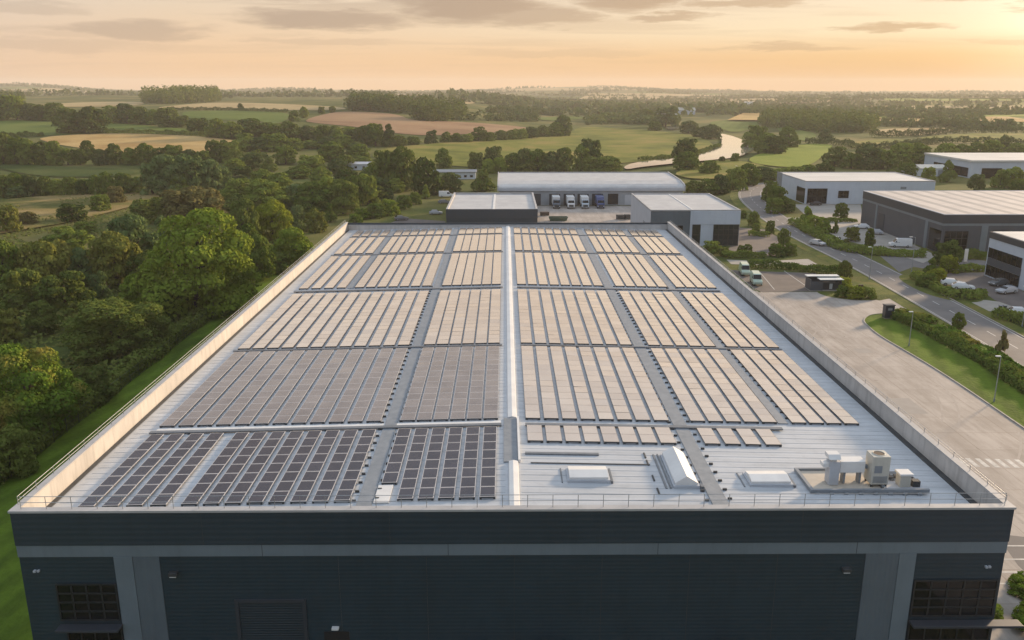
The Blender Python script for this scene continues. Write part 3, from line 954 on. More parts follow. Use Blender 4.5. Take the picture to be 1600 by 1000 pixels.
def sheet_mesh(n, pitch, kind, w):
    key = ('sheet', n, round(pitch, 3), kind, w)
    if key in meshes: return meshes[key]
    mb = MB()
    L = n * pitch
    for k in range(n):
        y0 = -L / 2 + k * pitch + .008; y1 = y0 + pitch - .016
        mb.box(-w / 2, w / 2, y0, y1, .17, .21, 1)
        mb.quad((-w / 2 + .018, y0 + .018, .212), (w / 2 - .018, y0 + .018, .212), (w / 2 - .018, y1 - .018, .212), (-w / 2 + .018, y1 - .018, .212), 0)
    me = bpy.data.meshes.new('panel_sheet')
    me.from_pydata(mb.v, [], mb.f)
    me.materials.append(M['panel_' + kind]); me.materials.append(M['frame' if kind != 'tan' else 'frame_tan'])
    me.polygons.foreach_set('material_index', mb.m)
    me.update()
    meshes[key] = me
    return me


def xs(a, b, n):
    """centres of n strips between the outer edges a and b"""
    w = PW
    if n == 1: return [(a + b) / 2]
    return [a + w / 2 + (b - a - w) * i / (n - 1) for i in range(n)]


L3 = xs(-9.35, -.75, 6)
L12 = xs(-30.9, -11.25, 12)
L2b = xs(-22.5, -11.25, 7)
L1b = xs(-30.9, -24.1, 4)
R1 = xs(1.9, 14.6, 8)
R2 = xs(16.75, 24.35, 5)
R3 = xs(25.9, 31.8, 4)
bands = [  # near y, far y, woodland xs (from the ridge out), road xs
    (56.7, 70.0, L3 + xs(-23.5, -11.3, 8) + xs(-30.95, -24.6, 4), None),
    (72.0, 94.1, L3 + L12, R1 + R2 + R3),
    (95.4, 122.6, L3 + L12, R1 + R2 + R3),
    (126.0, 151.2, L3 + L2b + L1b, R1 + R2 + R3),
    (153.6, 170.6, L3 + L2b + L1b, R1 + R2 + R3),
    (172.4, 179.8, L3 + L2b + L1b, R1 + R2 + R3),
]
slope = math.atan(.75 / (XR - XC))
WHO = ['', 'first row from the front', 'second row from the front', 'third row from the front', 'third row from the back', 'second row from the back', 'last row at the back']


def solar(x, y0, y1, kind, label, singles):
    n = max(1, round((y1 - y0) / PL))
    pitch = (y1 - y0) / n
    root = thing('solar_strip', label, 'solar panels', (x, (y0 + y1) / 2, rz_(x)), 0, 'solar strips on the warehouse roof')
    root.rotation_euler = (0, slope if x > XC else -slope, 0)
    if singles:
        link('mount_rail', rail_mesh(n, pitch, PWK[kind]), root)
        for k in range(n):
            o = link('solar_panel', panel_mesh(kind), root, (0, -n * pitch / 2 + (k + .5) * pitch, .17))
            o.rotation_euler = (rnd.gauss(0, .005), rnd.gauss(0, .005), 0)
            o.scale = (1, pitch / PL, 1)
    else:
        link('panel_sheet', sheet_mesh(n, pitch, kind, PWK[kind]), root)
        link('mount_rail', rail_mesh(n, pitch, PWK[kind]), root)


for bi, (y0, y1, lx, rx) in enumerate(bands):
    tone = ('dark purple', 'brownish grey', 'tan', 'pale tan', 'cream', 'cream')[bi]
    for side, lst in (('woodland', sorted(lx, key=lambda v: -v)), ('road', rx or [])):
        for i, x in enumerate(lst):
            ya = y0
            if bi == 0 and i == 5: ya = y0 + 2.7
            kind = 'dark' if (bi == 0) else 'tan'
            if bi == 1 and side == 'woodland': kind = 'grey'  # copy with the duller sky reflection in its colour
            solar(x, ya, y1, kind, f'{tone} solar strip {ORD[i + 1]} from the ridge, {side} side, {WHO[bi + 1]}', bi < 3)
for i, x in enumerate(xs(1.95, 14.3, 8) + xs(16.9, 23.2, 4)):
    solar(x, 66.9, 70.3, 'tan', f'short two-panel tan solar strip {ORD[i + 1]} from the ridge, behind the bare roof', True)

# ---- plant on the roof
zr = rz_(27)
pl = thing('plant_deck', 'grey skid frame with tan deck under the roof machinery', 'plant deck', (26.5, 59.6, zr))
mb = MB()
x0, x1, y0, y1 = 22.8, 31.7, 58.3, 62.2
for (a, b, c, d) in ((x0, x1, y0, y0 + .22), (x0, x1 - 3, y1 - .2, y1), (x0, x0 + .25, y0 + .22, y1 - .2), (x0 + 5.6, x0 + 5.8, y0 + .22, y1 - .2)):
    mb.box(a, b, c, d, zr + .12, zr + .38)
for i in range(8):
    mb.box(x0 + .3 + i * 1.1, x0 + .6 + i * 1.1, y0 - .12, y0 - .02, zr - .1, zr + .2)
mb.build('skid_frame', M['midgrey'], pl)
MB().box(x0 + .26, x0 + 5.55, y0 + .24, y1 - .22, zr + .1, zr + .2).build('deck', M['ply'], pl)
MB().box(x0 + 5.9, x1 - .1, y0 + .24, y1 - 1.2, zr + .1, zr + .22).build('deck', M['lightgrey'], pl)
cx, cy = 28.0, 59.7
ch = thing('cooling_unit', 'tall cream boxy cooling tower with round fan opening on top', 'cooling unit', (cx, cy, zr + .2))
z0 = zr + .2
mb = MB(); mb.box(cx - .75, cx + .75, cy - .75, cy + .75, z0 + .25, z0 + 2.75)
b_ = mb.build('body', M['lead'], ch, bevel=.03); ch.scale = (.88, .88, .9)
mb = MB()
nn = 20
rim, inn = [], []
for i in range(nn):
    a = 2 * math.pi * i / nn
    mb.tube((cx + .5 * math.cos(a), cy + .5 * math.sin(a), z0 + 2.76), (cx + .5 * math.cos(a + 2 * math.pi / nn), cy + .5 * math.sin(a + 2 * math.pi / nn), z0 + 2.76), .05, 5)
mb.build('fan_ring', M['lead'], ch)
mb = MB(); mb.tube((cx, cy, z0 + 2.755), (cx, cy, z0 + 2.775), .48, 20)
mb.build('fan_opening', M['fan'], ch)
mb = MB()
for dx in (-.6, .6):
    for dy in (-.6, .6): mb.box(cx + dx - .08, cx + dx + .08, cy + dy - .08, cy + dy + .08, z0 + .02, z0 + .25)
mb.build('foot', M['gutter'], ch)
mb = MB()
for k in range(6): mb.box(cx - .6, cx + .6, cy - .78, cy - .752, z0 + .45 + k * .1, z0 + .5 + k * .1)
mb.box(cx - .55, cx + .1, cy - .775, cy - .752, z0 + 1.3, z0 + 1.95)
mb.build('vent_grille', M['midgrey'], ch)
ah = thing('air_handler', 'pale horizontal air duct unit with hooded vent stack', 'air handling unit', (25.0, 60.0, zr + .2))
mb = MB(); mb.box(24.6, 26.5, 59.5, 60.5, z0 + 1.0, z0 + 1.9); mb.build('duct', M['white'], ah, bevel=.03)
mb = MB(); mb.box(23.8, 24.55, 59.4, 60.3, z0 + .02, z0 + 1.9); mb.build('stack', M['lightgrey'], ah, bevel=.03)
mb = MB(); mb.extr([(59.2, z0 + 2.2), (60.2, z0 + 2.2), (60.2, z0 + 2.5), (59.5, z0 + 2.5)], 'x', 23.6, 24.5); mb.box(23.3, 23.79, 59.5, 60.2, z0 + 1.45, z0 + 1.75); mb.box(23.9, 24.3, 59.5, 60.1, z0 + 1.9, z0 + 2.2)
mb.build('vent_hood', M['white'], ah)
mb = MB(); mb.box(25, 25.15, 59.7, 60.3, z0 + .02, z0 + 1.0).box(26.2, 26.35, 59.7, 60.3, z0 + .02, z0 + 1.0); mb.tube((24.7, 60.9, z0 + .55), (27.2, 60.9, z0 + .55), .16, 10); mb.tube((26.5, 60, z0 + 1.4), (27.2, 60, z0 + 1.1), .18, 10)
mb.build('pipework', M['midgrey'], ah)
cu = thing('vent_box', 'small square vent cowl beside the cooling tower', 'vent', (29.7, 59.4, zr + .2))
mb = MB(); mb.box(29.3, 30.1, 59.0, 59.8, z0 + .03, z0 + .95); mb.build('body', M['lead'], cu, bevel=.02)
mb = MB(); mb.box(29.2, 30.2, 58.9, 59.9, z0 + .96, z0 + 1.12); mb.build('cap', M['white'], cu, bevel=.03)

for o_, dx in ((ah, .7), (cu, .45), (ch, .2)): o_.location.x += dx
pp = thing('pipe_run', 'thin dark pipes and cables on the skid beside the cooling tower', 'pipes', (30, 60.6, zr + .2))
mb = MB()
for k in range(4): mb.tube((28.9 + .1 * k, 60.2 + k * .22, z0 + .25 + .05 * k), (31.3 - .2 * k, 60.2 + k * .22, z0 + .25 + .05 * k), .05, 6)
mb.build('pipe', M['gutter'], pp)
mb = MB()
for k in range(5): mb.box(29.0 + k * .55, 29.25 + k * .55, 60.1, 61.0, z0 + .03, z0 + .2)
mb.build('pipe_support', M['tray'], pp)
MB().box(30.75, 31.3, 59.0, 59.5, z0 + .03, z0 + .5).build('junction_box', M['gutter'], pp)

# ------------------------------------------------------------------ the other buildings
def coping_ring(mb, x0, x1, y0, y1, z, w=.4, h=.14, m=0):
    mb.box(x0 - .05, x1 + .05, y0 - .05, y0 + w, z, z + h, m); mb.box(x0 - .05, x1 + .05, y1 - w, y1 + .05, z, z + h, m)
    mb.box(x0 - .05, x0 + w, y0 + w, y1 - w, z, z + h, m); mb.box(x1 - w, x1 + .05, y0 + w, y1 - w, z, z + h, m)


# A: long loading building
bA = thing('loading_building', 'long pale grey depot with curved roof edge behind the lorries', 'depot', (30, 297.5, 0))
ax0, ax1, ay0, ay1 = -1.9, 61.5, 297.6, 329.5
MB().box(ax0, ax1, ay0, ay1, 0, 4.99).build('wall', M['depot_wall'], bA)
mb = MB()
mb.extr([(ay0 - .6, 5.0), (ay1, 4.2), (ay1, 8.1), (ay0 + 8, 7.7), (ay0 + 2, 7.1), (ay0 - .2, 6.5), (ay0 - .6, 6.0)], 'x', ax0 - .3, ax1 + .3)
mb.build('roof', M['membrane'], bA)
mb = MB()
for x in (ax0 - .7, ax1 + .32):
    mb.extr([(ay0 - .7, 4.9), (ay1 + .1, 4.15), (ay1 + .1, 8.5), (ay0 + 8, 8.0), (ay0 + 1.8, 7.4), (ay0 - .4, 6.8), (ay0 - .7, 6.1)], 'x', x, x + .4)
mb.box(ax0, ax1, ay1 - .3, ay1 + .12, 8.1, 8.4)
mb.build('parapet', M['coping'], bA)
mb = MB(); mb.box(ax0 - .28, ax1 + .28, ay0 - .66, ay0 - .6, 5.05, 5.9); mb.build('fascia', M['lightgrey'], bA)
for x in (10.5, 17.2, 22.2, 27.0, 32.0):
    MB().box(x - 1.9, x + 1.9, ay0 - .1, ay0 + .05, 0, 4.0).build('dock_shelter', M['charcoal_dark'], bA)
MB().box(35.6, 39.2, ay0 - .06, ay0 + .05, .3, 4.0).build('open_door', M['black'], bA)
for x in (4, 43, 47.5, 53): MB().box(x - 1.5, x + 1.5, ay0 - .06, ay0 + .05, .2, 3.6).build('loading_door', M['lightgrey'] if x < 45 else M['charcoal'], bA)

# B: low dark building
bB = thing('low_unit', 'low dark blue unit with flat grey roof and white seam', 'building', (-3.8, 245, 0))
bx0, bx1, by0, by1, bz = -16.8, 9.3, 245, 284.5, 6.0
MB().box(bx0, bx1, by0, by1, 0, 5.25).build('wall', M['navy_clad'], bB)
mb = MB(); mb.box(bx0 - .05, bx1 + .05, by0 - .12, by0 + .3, 3.4, 6.0); mb.build('fascia', M['fascia'], bB)
MB().box(bx0 + .5, bx1 - .5, by0 + .3, by1 - .3, 5.25, 5.45).build('roof', M['membrane'], bB)
mb = MB(); mb.box(bx0 - .05, bx0 + .5, by0 + .3, by1, 5.2, 6.05); mb.box(bx1 - .5, bx1 + .05, by0 + .3, by1, 5.2, 6.05); mb.box(bx0 + .5, bx1 - .5, by1 - .3, by1, 5.2, 6.0)
mb.build('parapet', M['coping'], bB)
MB().box(-3.6, -3.0, by0 + .31, by1 - .31, 5.45, 5.58).build('roof_seam', M['white'], bB)

# C: grey office unit
bC = thing('office_unit', 'grey two-tone office unit with dark corner glazing behind the warehouse parapet', 'office building', (48.5, 219.4, 0))
x0, x1, y0, y1, z = 37.4, 60.4, 219.4, 254.7, 9.3
MB().box(x0, x1, y0, y1, 0, 8.9).build('wall', M['lightgrey'], bC)
MB().box(x0 + .02, 47.6, y0 - .06, y0 + .02, 0, 8.9).build('front_panel', M['trim2'], bC)
mb = MB(); mb.box(47.6, x1 + .05, y0 - .3, y0 + .02, 5.6, 9.0); mb.box(50.4, 53.6, y0 - .2, y0 + .02, 0, 5.6); mb.box(47.6, 48.2, y0 - .2, y0 + .02, 0, 5.6)
mb.build('white_panel', M['white_wall'], bC)
glazing(bC, 48.3, 50.3, y0 - .1, .2, 5.5, 1, 2, 'glass_teal', .06)
glazing(bC, 53.8, 60.2, y0 - .1, .2, 5.5, 5, 4, 'glass_teal', .06)
MB().box(x0 + .3, x1 - .3, y0 + .3, y1 - .3, 8.9, 9.02).build('roof', M['membrane'], bC)
mb = MB(); coping_ring(mb, x0, x1, y0, y1, 9.03, .35, .3); mb.build('parapet', M['coping'], bC)
MB().box(48.3, 48.7, y0 + .4, y1 - .4, 9.02, 9.12).build('roof_seam', M['white'], bC)
mb = MB()
mb.box(x0 - .06, x0 + .02, 228, 231, 0, 5); mb.build('side_door', M['midgrey'], bC)
MB().box(44.3, 45.8, y0 - .12, y0 - .07, 4.0, 5.3).build('window', M['glass'], bC)

# D: white unit
bD = thing('white_unit', 'long white unit with flat pale roof and dark corner glazing beyond the road', 'building', (126, 300, 0))
x0, x1, y0, y1, z = 104.8, 150, 300, 332.5, 8
MB().box(x0, x1, y0, y1, 0, 7.7).build('wall', M['white_wall'], bD)
MB().box(x0 + .3, x1 - .3, y0 + .3, y1 - .3, 7.7, 7.85).build('roof', M['membrane2'], bD)
mb = MB(); coping_ring(mb, x0, x1, y0, y1, 7.8, .4, .25); mb.build('parapet', M['coping'], bD)
glazing(bD, x0 + .8, x0 + 7.6, y0 - .06, .3, 5.4, 4, 2, 'glass', .07)
mb = MB(); mb.box(x0 - .05, x0 + .02, y0 + .3, y0 + 9, .3, 5.4); mb.build('window', M['glass'], bD)
MB().box(x0 - .08, x0 + .01, y1 - 6, y1 + .1, 0, 8.2).build('side_panel', M['midgrey'], bD)
glazing(bD, 116.4, 120, y0 - .06, 2.2, 4.6, 2, 2, 'glass', .06)
MB().box(130, 136.5, y0 - .06, y0 + .02, 0, 4.6).build('loading_door', M['charcoal'], bD)
MB().box(138, 140, y0 - .06, y0 + .02, 5.2, 6.0).build('vent', M['midgrey'], bD)

# E: dark unit
bE = thing('charcoal_unit', 'large charcoal unit with pale ribbed roof right of the road', 'warehouse', (140, 208, 0))
x0, x1, y0, y1, z = 107.3, 190, 208, 257, 9.6
MB().box(x0, x1, y0, y1, 0, 6.9).build('wall', M['charcoal'], bE)
mb = MB(); mb.box(x0 - .1, x1 + .1, y0 - .1, y1 + .1, 7.5, 9.6); mb.build('fascia', M['charcoal_dark'], bE)
mb = MB(); mb.box(x0 - .05, x1 + .05, y0 - .05, y1 + .05, 6.9, 7.49); mb.build('trim_band', M['trim'], bE)
MB().box(x0 + .3, x1 - .3, y0 + .3, y1 - .3, 9.6, 9.7).build('roof', M['striped'], bE)
mb = MB(); coping_ring(mb, x0 - .1, x1 + .1, y0 - .1, y1 + .1, 9.61, .4, .16); mb.build('coping', M['lightgrey'], bE)
for ya, yb in ((215.5, 217), (246, 247.2)):
    MB().box(x0 - .1, x0 + .02, ya, yb, 0, 6.89).build('column', M['trim'], bE)
for xa, xb in ((116.8, 118.4), (129, 130.5)):
    MB().box(xa, xb, y0 - .1, y0 + .02, 0, 6.89).build('column', M['trim'], bE)
glazing(bE, 107.9, 113.6, y0 - .06, .3, 5.6, 4, 3, 'glass', .06)
mb = MB(); mb.box(x0 - .05, x0 + .02, y0 + .5, y0 + 6.5, .3, 5.6); mb.build('window', M['glass'], bE)
MB().box(x0 - .07, x0 + .02, 241, 245, 0, 5).build('loading_door', M['charcoal_dark'], bE)
MB().box(119.5, 123.5, y0 - .06, y0 + .02, 0, 6).build('loading_door', M['charcoal_dark'], bE)

# F: white corner unit
bF = thing('corner_unit', 'white unit with dark band and window strips cut by the right edge', 'building', (125, 168, 0))
x0, x1, y0, y1, z = 104.8, 150, 168, 183, 9.6
MB().box(x0, x1, y0, y1, 0, 8.3).build('wall', M['white_wall'], bF)
mb = MB(); mb.box(x0 - .1, x1 + .1, y0 - .1, y1 + .1, 8.3, 9.6); mb.build('fascia', M['charcoal_dark'], bF)
MB().box(x0 + .3, x1 - .3, y0 + .3, y1 - .3, 9.6, 9.7).build('roof', M['membrane2'], bF)
for za, zb in ((4.2, 6.3), (.3, 2.6)):
    w = MB().box(x0 - .06, x0 + .02, y0 + 2.2, y1 - .4, za, zb).build('window', M['glass'], bF)
    mb = MB()
    for i in range(8): mb.box(x0 - .12, x0 - .061, y0 + 2.2 + i * 1.75, y0 + 2.3 + i * 1.75, za - .05, zb + .05)
    mb.build('window_frame', M['mullion'], w)
MB().box(x0 - .05, x0 + .02, y0 + 2.1, y1 - .4, 2.65, 4.15).build('side_panel', M['charcoal'], bF)
MB().box(x0 - .06, x0 + 1.6, y0 - .12, y0 + .02, 0, 3).build('door_surround', M['midgrey'], bF)

# G: far units
bG = thing('far_unit', 'far white unit with pale roof at the right edge behind trees', 'building', (240, 385, 0))
MB().box(208, 290, 386, 430, 0, 7.2).build('wall', M['white_wall'], bG)
mb = MB(); mb.box(207.6, 290.4, 385.6, 430.4, 7.2, 8.0); mb.build('roof', M['membrane2'], bG)
MB().box(213, 222, 385.9, 386.05, 0, 4.5).build('window', M['glass'], bG)
MB().box(207.9, 208.05, 388, 420, .5, 4.5).build('window', M['glass'], bG)
bG = thing('shed', 'small cream shed with pale roof among trees left of the far white unit', 'building', (196, 395, 0))
MB().box(190, 202, 395, 405, 0, 3.6).build('wall', M['white_wall'], bG)
MB().extr([(394.6, 3.6), (405.4, 3.6), (400, 5)], 'x', 189.6, 202.4).build('roof', M['lead'], bG)
MB().box(198, 200.5, 394.9, 395.05, 0, 2.8).build('door', M['midgrey'], bG)
# H: small white buildings among the trees on the left
for (xa, xb, ya, d, h, lab, rm) in ((-79, -66, 423, 8, 2.9, 'small white flat cabin among dark trees', 'lightgrey'), (-22, -13, 384, 7, 3.2, 'small white hut with long grey roof behind the low unit', 'midgrey')):
    b = thing('cabin', lab, 'cabin', ((xa + xb) / 2, ya, float(terr(xa, ya))))
    g = float(terr(xa, ya)) - .3
    MB().box(xa, xb, ya, ya + d, g, g + h).build('wall', M['white_wall'], b)
    MB().extr([(ya - .4, g + h), (ya + d + .4, g + h), (ya + d + .4, g + h + .5), (ya + d * .5, g + h + 1.1), (ya - .4, g + h + .3)], 'x', xa - (10 if 'hut' in lab else .4), xb + .4).build('roof', M[rm], b)
    for t in (.2, .5, .8):
        x = xa + (xb - xa) * t
        MB().box(x - .6, x + .6, ya - .04, ya + .02, g + 1.1, g + 2.1).build('window', M['glass'], b)
for px, py, w, lab in ((1071, 179, 14, 'far white farmhouse with pale roof beyond the river'), (1043, 192, 11, 'far pale barn half hidden by riverside trees'), 
                       (1172, 166, 12, 'far pale farmhouse on the slope')):
    x, y, g = gp(px, py)
    b = thing('farmhouse', lab, 'farmhouse', (x, y, g))
    MB().box(x - w, x + w, y, y + 12, g - 1, g + 6).build('wall', M['white_wall'], b)
    MB().extr([(y - .5, g + 6), (y + 12.5, g + 6), (y + 6, g + 10)], 'x', x - w - .5, x + w + .5).build('roof', M['lead'], b)

# ------------------------------------------------------------------ vegetation
def leaf_mesh(name, P, Nn, size, rs):
    """leaf cards at points P facing roughly along Nn"""
    n = len(P)
    J = rs.normal(0, .45, (n, 3))
    nn = Nn + J
    nn /= np.linalg.norm(nn, axis=1)[:, None] + 1e-9
    ref = rs.normal(0, 1, (n, 3))
    u = np.cross(nn, ref); u /= np.linalg.norm(u, axis=1)[:, None] + 1e-9
    v = np.cross(nn, u)
    s = (size * rs.uniform(.55, 1.25, n))[:, None]
    asp = rs.uniform(.55, 1.0, n)[:, None]
    # irregular five-cornered leaf spray, bent along its middle
    bend = nn * s * rs.uniform(-.35, .1, n)[:, None]
    V = np.empty((n, 5, 3))
    V[:, 0] = P - u * s * .5 + bend
    V[:, 1] = P - v * s * asp * .5 - u * s * rs.uniform(-.1, .25, n)[:, None]
    V[:, 2] = P + u * s * .55 + bend
    V[:, 3] = P + v * s * asp * .45 + u * s * rs.uniform(0, .3, n)[:, None]
    V[:, 4] = P + v * s * asp * .5 - u * s * rs.uniform(.1, .35, n)[:, None]
    me = bpy.data.meshes.new(name)
    me.vertices.add(n * 5)
    me.vertices.foreach_set('co', V.reshape(-1))
    me.loops.add(n * 5)
    me.loops.foreach_set('vertex_index', np.arange(n * 5, dtype=np.int32))
    me.polygons.add(n)
    me.polygons.foreach_set('loop_start', np.arange(n, dtype=np.int32) * 5)
    me.polygons.foreach_set('loop_total', np.full(n, 5, dtype=np.int32))
    me.update()
    me.validate()
    return me


def crown_points(lobes, n, rs, inner=.12):
    C = np.array([l[:3] for l in lobes]); Rr = np.array([l[3] for l in lobes])
    w = Rr ** 2; w /= w.sum()
    P = []; Q = []
    tot = 0
    while tot < n:
        m = n * 2
        k = rs.choice(len(lobes), m, p=w)
        d = rs.normal(0, 1, (m, 3)); d /= np.linalg.norm(d, axis=1)[:, None]
        d[:, 2] = np.where((d[:, 2] < -.3) & (rs.uniform(0, 1, m) < .7), -d[:, 2], d[:, 2])
        rad = Rr[k] * np.where(rs.uniform(0, 1, m) < inner, rs.uniform(.4, .85, m), rs.uniform(.86, 1.12, m))
        p = C[k] + d * rad[:, None] * np.array([1, 1, .85])
        dist = np.linalg.norm((p[:, None, :] - C[None]) / np.array([1, 1, .85]), axis=2) / Rr[None]
        dist[np.arange(m), k] = 9
        ok = dist.min(axis=1) > .84
        P.append(p[ok]); Q.append(d[ok]); tot += ok.sum()
    return np.concatenate(P)[:n], np.concatenate(Q)[:n]


def make_crown(name, kind, n, size, seed):
    """crown in unit box: x, y in -1..1, z in 0..1"""
    rs = np.random.RandomState(seed)
    lobes = []
    if kind == 'round':
        for i in range(58):
            a = rs.uniform(0, 2 * np.pi); zz = rs.uniform(.08, .88)
            env = math.sqrt(max(.03, 1 - ((zz - .40) / .50) ** 2))
            rr = env * .62 * rs.uniform(.75, 1.08)
            lobes.append((rr * math.cos(a), rr * math.sin(a), zz * 2, rs.uniform(.15, .29)))
        lobes += [(0, 0, 1.2, .5), (rs.uniform(-.2, .2), rs.uniform(-.2, .2), 1.72, .28), (0, 0, .7, .5)]
    elif kind == 'dome':
        for i in range(50):
            a = rs.uniform(0, 2 * np.pi); zz = rs.uniform(.05, .75)
            rr = (1 - (zz / 1.02) ** 2) ** .5 * .72 * rs.uniform(.8, 1.05)
            lobes.append((rr * math.cos(a), rr * math.sin(a), zz * 2, rs.uniform(.15, .28)))
        lobes += [(0, 0, .6, .55), (.1, 0, 1.25, .4)]
    elif kind == 'cone':
        for i in range(26):
            a = rs.uniform(0, 2 * np.pi); zz = rs.uniform(.06, .95)
            rr = (1 - zz) ** .8 * .7 * rs.uniform(.7, 1.05)
            lobes.append((rr * math.cos(a), rr * math.sin(a), zz * 2, (.16 + .2 * (1 - zz)) * rs.uniform(.8, 1.2)))
        lobes += [(0, 0, .7, .45), (0, 0, 1.3, .3)]
    elif kind == 'clump':
        for k in range(4):
            cx, cy = rs.uniform(-.45, .45, 2); hh = rs.uniform(.6, .95)
            for i in range(10):
                a = rs.uniform(0, 2 * np.pi); zz = rs.uniform(.08, hh)
                rr = .4 * math.sqrt(max(.05, 1 - (zz / hh) ** 2)) * rs.uniform(.8, 1.1)
                lobes.append((cx + rr * math.cos(a), cy + rr * math.sin(a), zz * 2 - .15, rs.uniform(.15, .27)))
        lobes += [(0, 0, .5, .55)]
    P, Q = crown_points(lobes, n, rs)
    # fit to the unit box
    lo, hi = np.percentile(P, .5, axis=0), np.percentile(P, 99.5, axis=0)
    P[:, 0] = (P[:, 0] - lo[0]) / (hi[0] - lo[0]) * 2 - 1
    P[:, 1] = (P[:, 1] - lo[1]) / (hi[1] - lo[1]) * 2 - 1
    P[:, 2] = (P[:, 2] - lo[2]) / (hi[2] - lo[2])
    P[:, 2] = np.clip(P[:, 2], -.05, 1.05)
    return P, Q, rs


_crown_cache = {}


def crown_mesh(kind, detail, var):
    key = (kind, detail, var)
    if key not in _crown_cache:
        n, size = {'hi': (15000, .5), 'mid': (5200, .75), 'low': (1700, 1.3), 'tiny': (420, 2.6)}[detail]
        ref = {'hi': 8.0, 'mid': 6.5, 'low': 7.0, 'tiny': 7.0}[detail]     # metres of crown radius the leaf size is meant for
        P, Q, rs = make_crown('crown', kind, n, size, hash((kind, var)) % 1000 + 11 * var)
        P = P * np.array([ref, ref, ref * 1.7])
        me = leaf_mesh('crown', P, Q, size, rs)
        me.materials.append(LM['mid'])
        _crown_cache[key] = (me, ref)
    return _crown_cache[key]


def make_trunk(seed):
    rs = random.Random(seed)
    mb = MB()
    pts = [Vector((0, 0, -.06))]
    for i in range(1, 6):
        pts.append(Vector((rs.uniform(-.04, .04), rs.uniform(-.04, .04), i * .14)))
    rad = [.05, .036, .032, .028, .022, .012]
    for i in range(5): mb.tube(pts[i], pts[i + 1], rad[i], 8, r2=rad[i + 1])
    for i in range(7):
        a = i * 2.4 + rs.uniform(-.3, .3)
        b = pts[2 + i % 3]
        q = b + Vector((math.cos(a) * .22, math.sin(a) * .22, rs.uniform(.1, .24)))
        mb.tube(b, q, .017, 6, r2=.008)
        mb.tube(q, q + Vector((math.cos(a + .5) * .12, math.sin(a + .5) * .12, .12)), .008, 5, r2=.003)
    me = bpy.data.meshes.new('trunk')
    me.from_pydata(mb.v, [], mb.f)
    me.materials.append(M['bark'])
    return me


TRUNKS = [make_trunk(i) for i in range(3)]
tree_no = 0


def tree(loc, h, rad, kind, leaf, label, group=None, shrub=False, detail=None, name=None):
    global tree_no
    tree_no += 1
    dist = math.hypot(loc[0], loc[1])
    if detail is None:
        s = rad * 2 / dist * F * .64
        detail = 'hi' if s > 62 else 'mid' if s > 30 else 'low' if s > 12 else 'tiny'
    var = tree_no % (2 if detail == 'hi' else 3)
    root = thing(name or ('shrub' if shrub else 'tree'), label, 'shrub' if shrub else 'tree', (loc[0], loc[1], loc[2]), tree_no * 2.399 % 6.283, group)
    me, ref = crown_mesh(kind, detail, var)
    base = .0 if (shrub or dist > 150) else .05 * h
    o = link('crown', me, root, (0, 0, base))
    o.scale = (rad / ref, rad / ref * rnd.uniform(.9, 1.1), (h - base) / (ref * 1.7))
    o.material_slots[0].link = 'OBJECT'
    o.material_slots[0].material = LM[leaf]
    t = link('trunk', TRUNKS[tree_no % 3], root)
    t.scale = (h * (.7 if shrub else 1),) * 2 + (h,)
    return root


def tree_px(f, X, Yt, Yb, hw, kind, leaf, label, group=None, shrub=False, k=1.0, minh=2):
    px, pt = f(X, Yt); _, pb = f(X, Yb)
    g = gp(px, pb)
    d = ray(px, pt)
    t = math.hypot(g[0], g[1]) / math.hypot(d[0], d[1])
    h = max(minh, CAMZ + d[2] * t - g[2])
    s = (f(X + hw, Yt)[0] - px)
    depth = g[1] * math.cos(TH) + (CAMZ - g[2]) * math.sin(TH)
    rad = s / F * depth
    # the pixel base is the near foot of the crown; the trunk stands a little behind it
    return tree((g[0], g[1], g[2]), h, max(rad, .8), kind, leaf, label, group, shrub)


